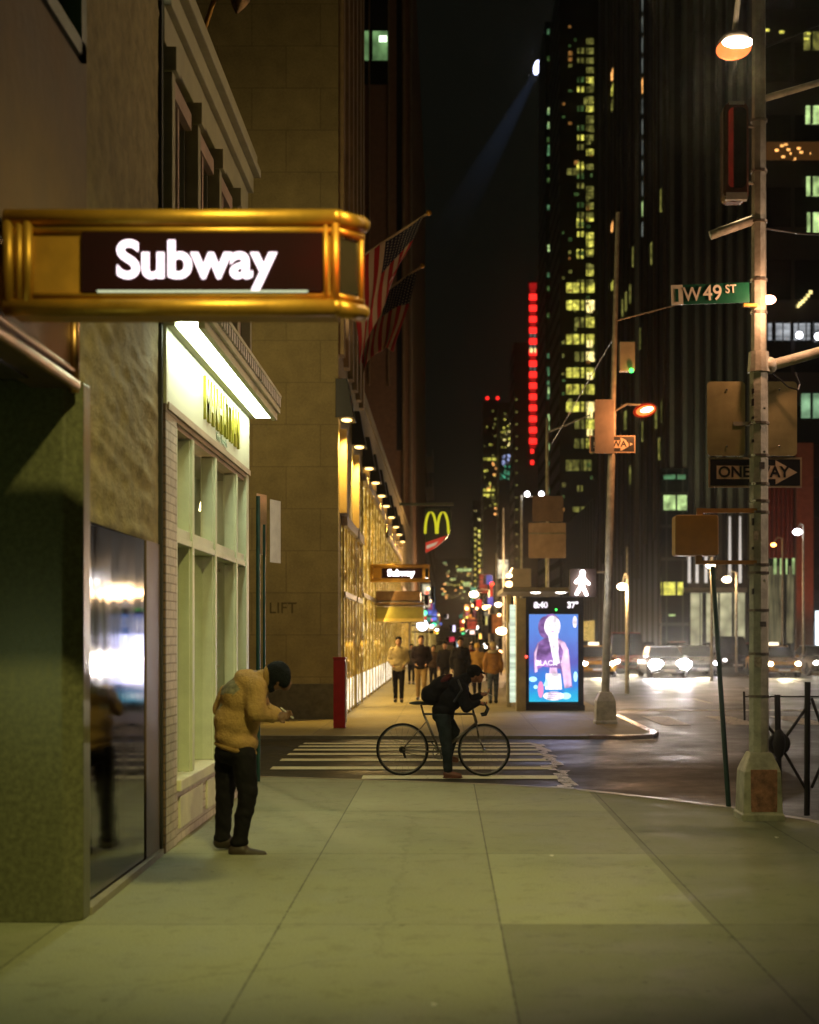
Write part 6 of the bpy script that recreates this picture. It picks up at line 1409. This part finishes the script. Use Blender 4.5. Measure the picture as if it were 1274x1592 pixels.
b.cap(B_(689, 1114, -.09), B_(694, 1153, -.16), .11, .078); b.cap(B_(694, 1153, -.16), B_(697, 1194, -.2), .076, .062)
b.cap(B_(690, 1114, .09), B_(707, 1137, .12), .10, .076); b.cap(B_(707, 1137, .12), B_(698, 1174, .13), .074, .06)
blob(b, 'jeans', mat('dark_jeans', (.022, .030, .032), .8, 0, .5, 10), cy, .012, .007, 3)
b = MB(); b.cap(B_(695, 1201, -.2), B_(714, 1204, -.21), .05, .038); b.ball(B_(704, 1206.5, -.2), (.14, .05, .015), 6, 12); blob(b, 'shoe', mat('red_brown_shoe', (.14, .045, .025), .5), cy, .01, 0, 2)
b = MB(); b.cap(B_(696, 1180, .13), B_(710, 1183, .13), .048, .036); blob(b, 'shoe', mat('red_brown_shoe', (.14, .045, .025)), cy, .01, 0, 2)
b = MB(); b.ball(hd + Vector((-.02, 0, .035)), (.108, .095, .10), 12, 16, rot=Matrix.Rotation(R(28), 3, 'Y')); b.ball(hd + Vector((.085, 0, .035)), (.06, .07, .015), 8, 12, rot=Matrix.Rotation(R(30), 3, 'Y')); blob(b, 'cap', hair_b, cy, .01, .003, 2)
MB().box(-.035, .035, -.004, .004, -.07, .07).xf(Matrix.Translation(B_(760, 1079, .05)) @ Matrix.Rotation(R(90), 4, 'Z') @ Matrix.Rotation(R(-60), 4, 'X')).build('tmp', mat('pale_case', (.35, .36, .28)), None)
o = bpy.data.objects['tmp']; o.name = 'phone'; tag(o, 'tiny phone in the hand of the cyclist', 'phone')
bp = thing('backpack', tuple(B_(680, 1070)), 'black and dark red backpack on the back of the cyclist', 'backpack')
b = MB(); b.ball(B_(684, 1068), (.20, .16, .13), 12, 16, rot=Matrix.Rotation(R(-38), 3, 'Y')); b.ball(B_(672, 1080), (.15, .15, .14), 12, 16); blob(b, 'bag', mat('black_canvas', (.010, .009, .010), .8, 0, .4, 10), bp, .013, .008, 3)
b = MB(); b.ball(B_(690, 1058, -.03), (.15, .12, .05), 10, 14, rot=Matrix.Rotation(R(-35), 3, 'Y')); blob(b, 'top_flap', mat('maroon_cloth', (.07, .012, .012), .8), bp, .012, .004, 2)
MB().path([B_(712, 1056, -.19), B_(718, 1072, -.27), B_(706, 1090, -.25)], .015).build('strap', black, bp)

# ------------------------------------------------------------------ night air
m, nt = _mat('night_air'); o_ = nt.nodes.new('ShaderNodeOutputMaterial'); v_ = nt.nodes.new('ShaderNodeVolumePrincipled')
v_.inputs['Color'].default_value = (.9, .88, .82, 1); v_.inputs['Density'].default_value = .00026; v_.inputs['Anisotropy'].default_value = .93
nt.links.new(v_.outputs[0], o_.inputs['Volume'])
hz = MB().box(-101, 101, -61, 1001, -1.3, 172).build('haze', m); hz['kind'] = 'stuff'
# ------------------------------------------------------------------ sky, camera, render
w = bpy.data.worlds.new('World'); scn.world = w; w.use_nodes = True; nt = w.node_tree; nt.nodes.clear()
out = nt.nodes.new('ShaderNodeOutputWorld'); bg = nt.nodes.new('ShaderNodeBackground'); bg.inputs[0].default_value = (.0030, .0032, .0022, 1); bg.inputs[1].default_value = 1.0
nt.links.new(bg.outputs[0], out.inputs[0])
cam = bpy.data.cameras.new('camera'); co = bpy.data.objects.new('camera', cam); COL.objects.link(co); scn.camera = co
co.location = (0, 0, EYE); co.rotation_euler = (R(90), 0, 0)
cam.sensor_fit = 'VERTICAL'; cam.sensor_height = 36; cam.lens = F / 1592 * 36
cam.shift_x = -(CX - 637) / 1592; cam.shift_y = (CY - 796) / 1592
cam.clip_end = 3000; cam.clip_start = .1
cam.dof.use_dof = True; cam.dof.focus_distance = 17; cam.dof.aperture_fstop = 1.5
scn.view_settings.view_transform = 'Standard'; scn.view_settings.look = 'None'; scn.view_settings.exposure = 0; scn.view_settings.gamma = 1
scn.render.engine = 'CYCLES'
scn.cycles.use_denoising = True; scn.cycles.sample_clamp_direct = 0
scn.cycles.max_bounces = 5; scn.cycles.diffuse_bounces = 2; scn.cycles.glossy_bounces = 3; scn.cycles.sample_clamp_indirect = 2
scn.cycles.use_light_tree = True
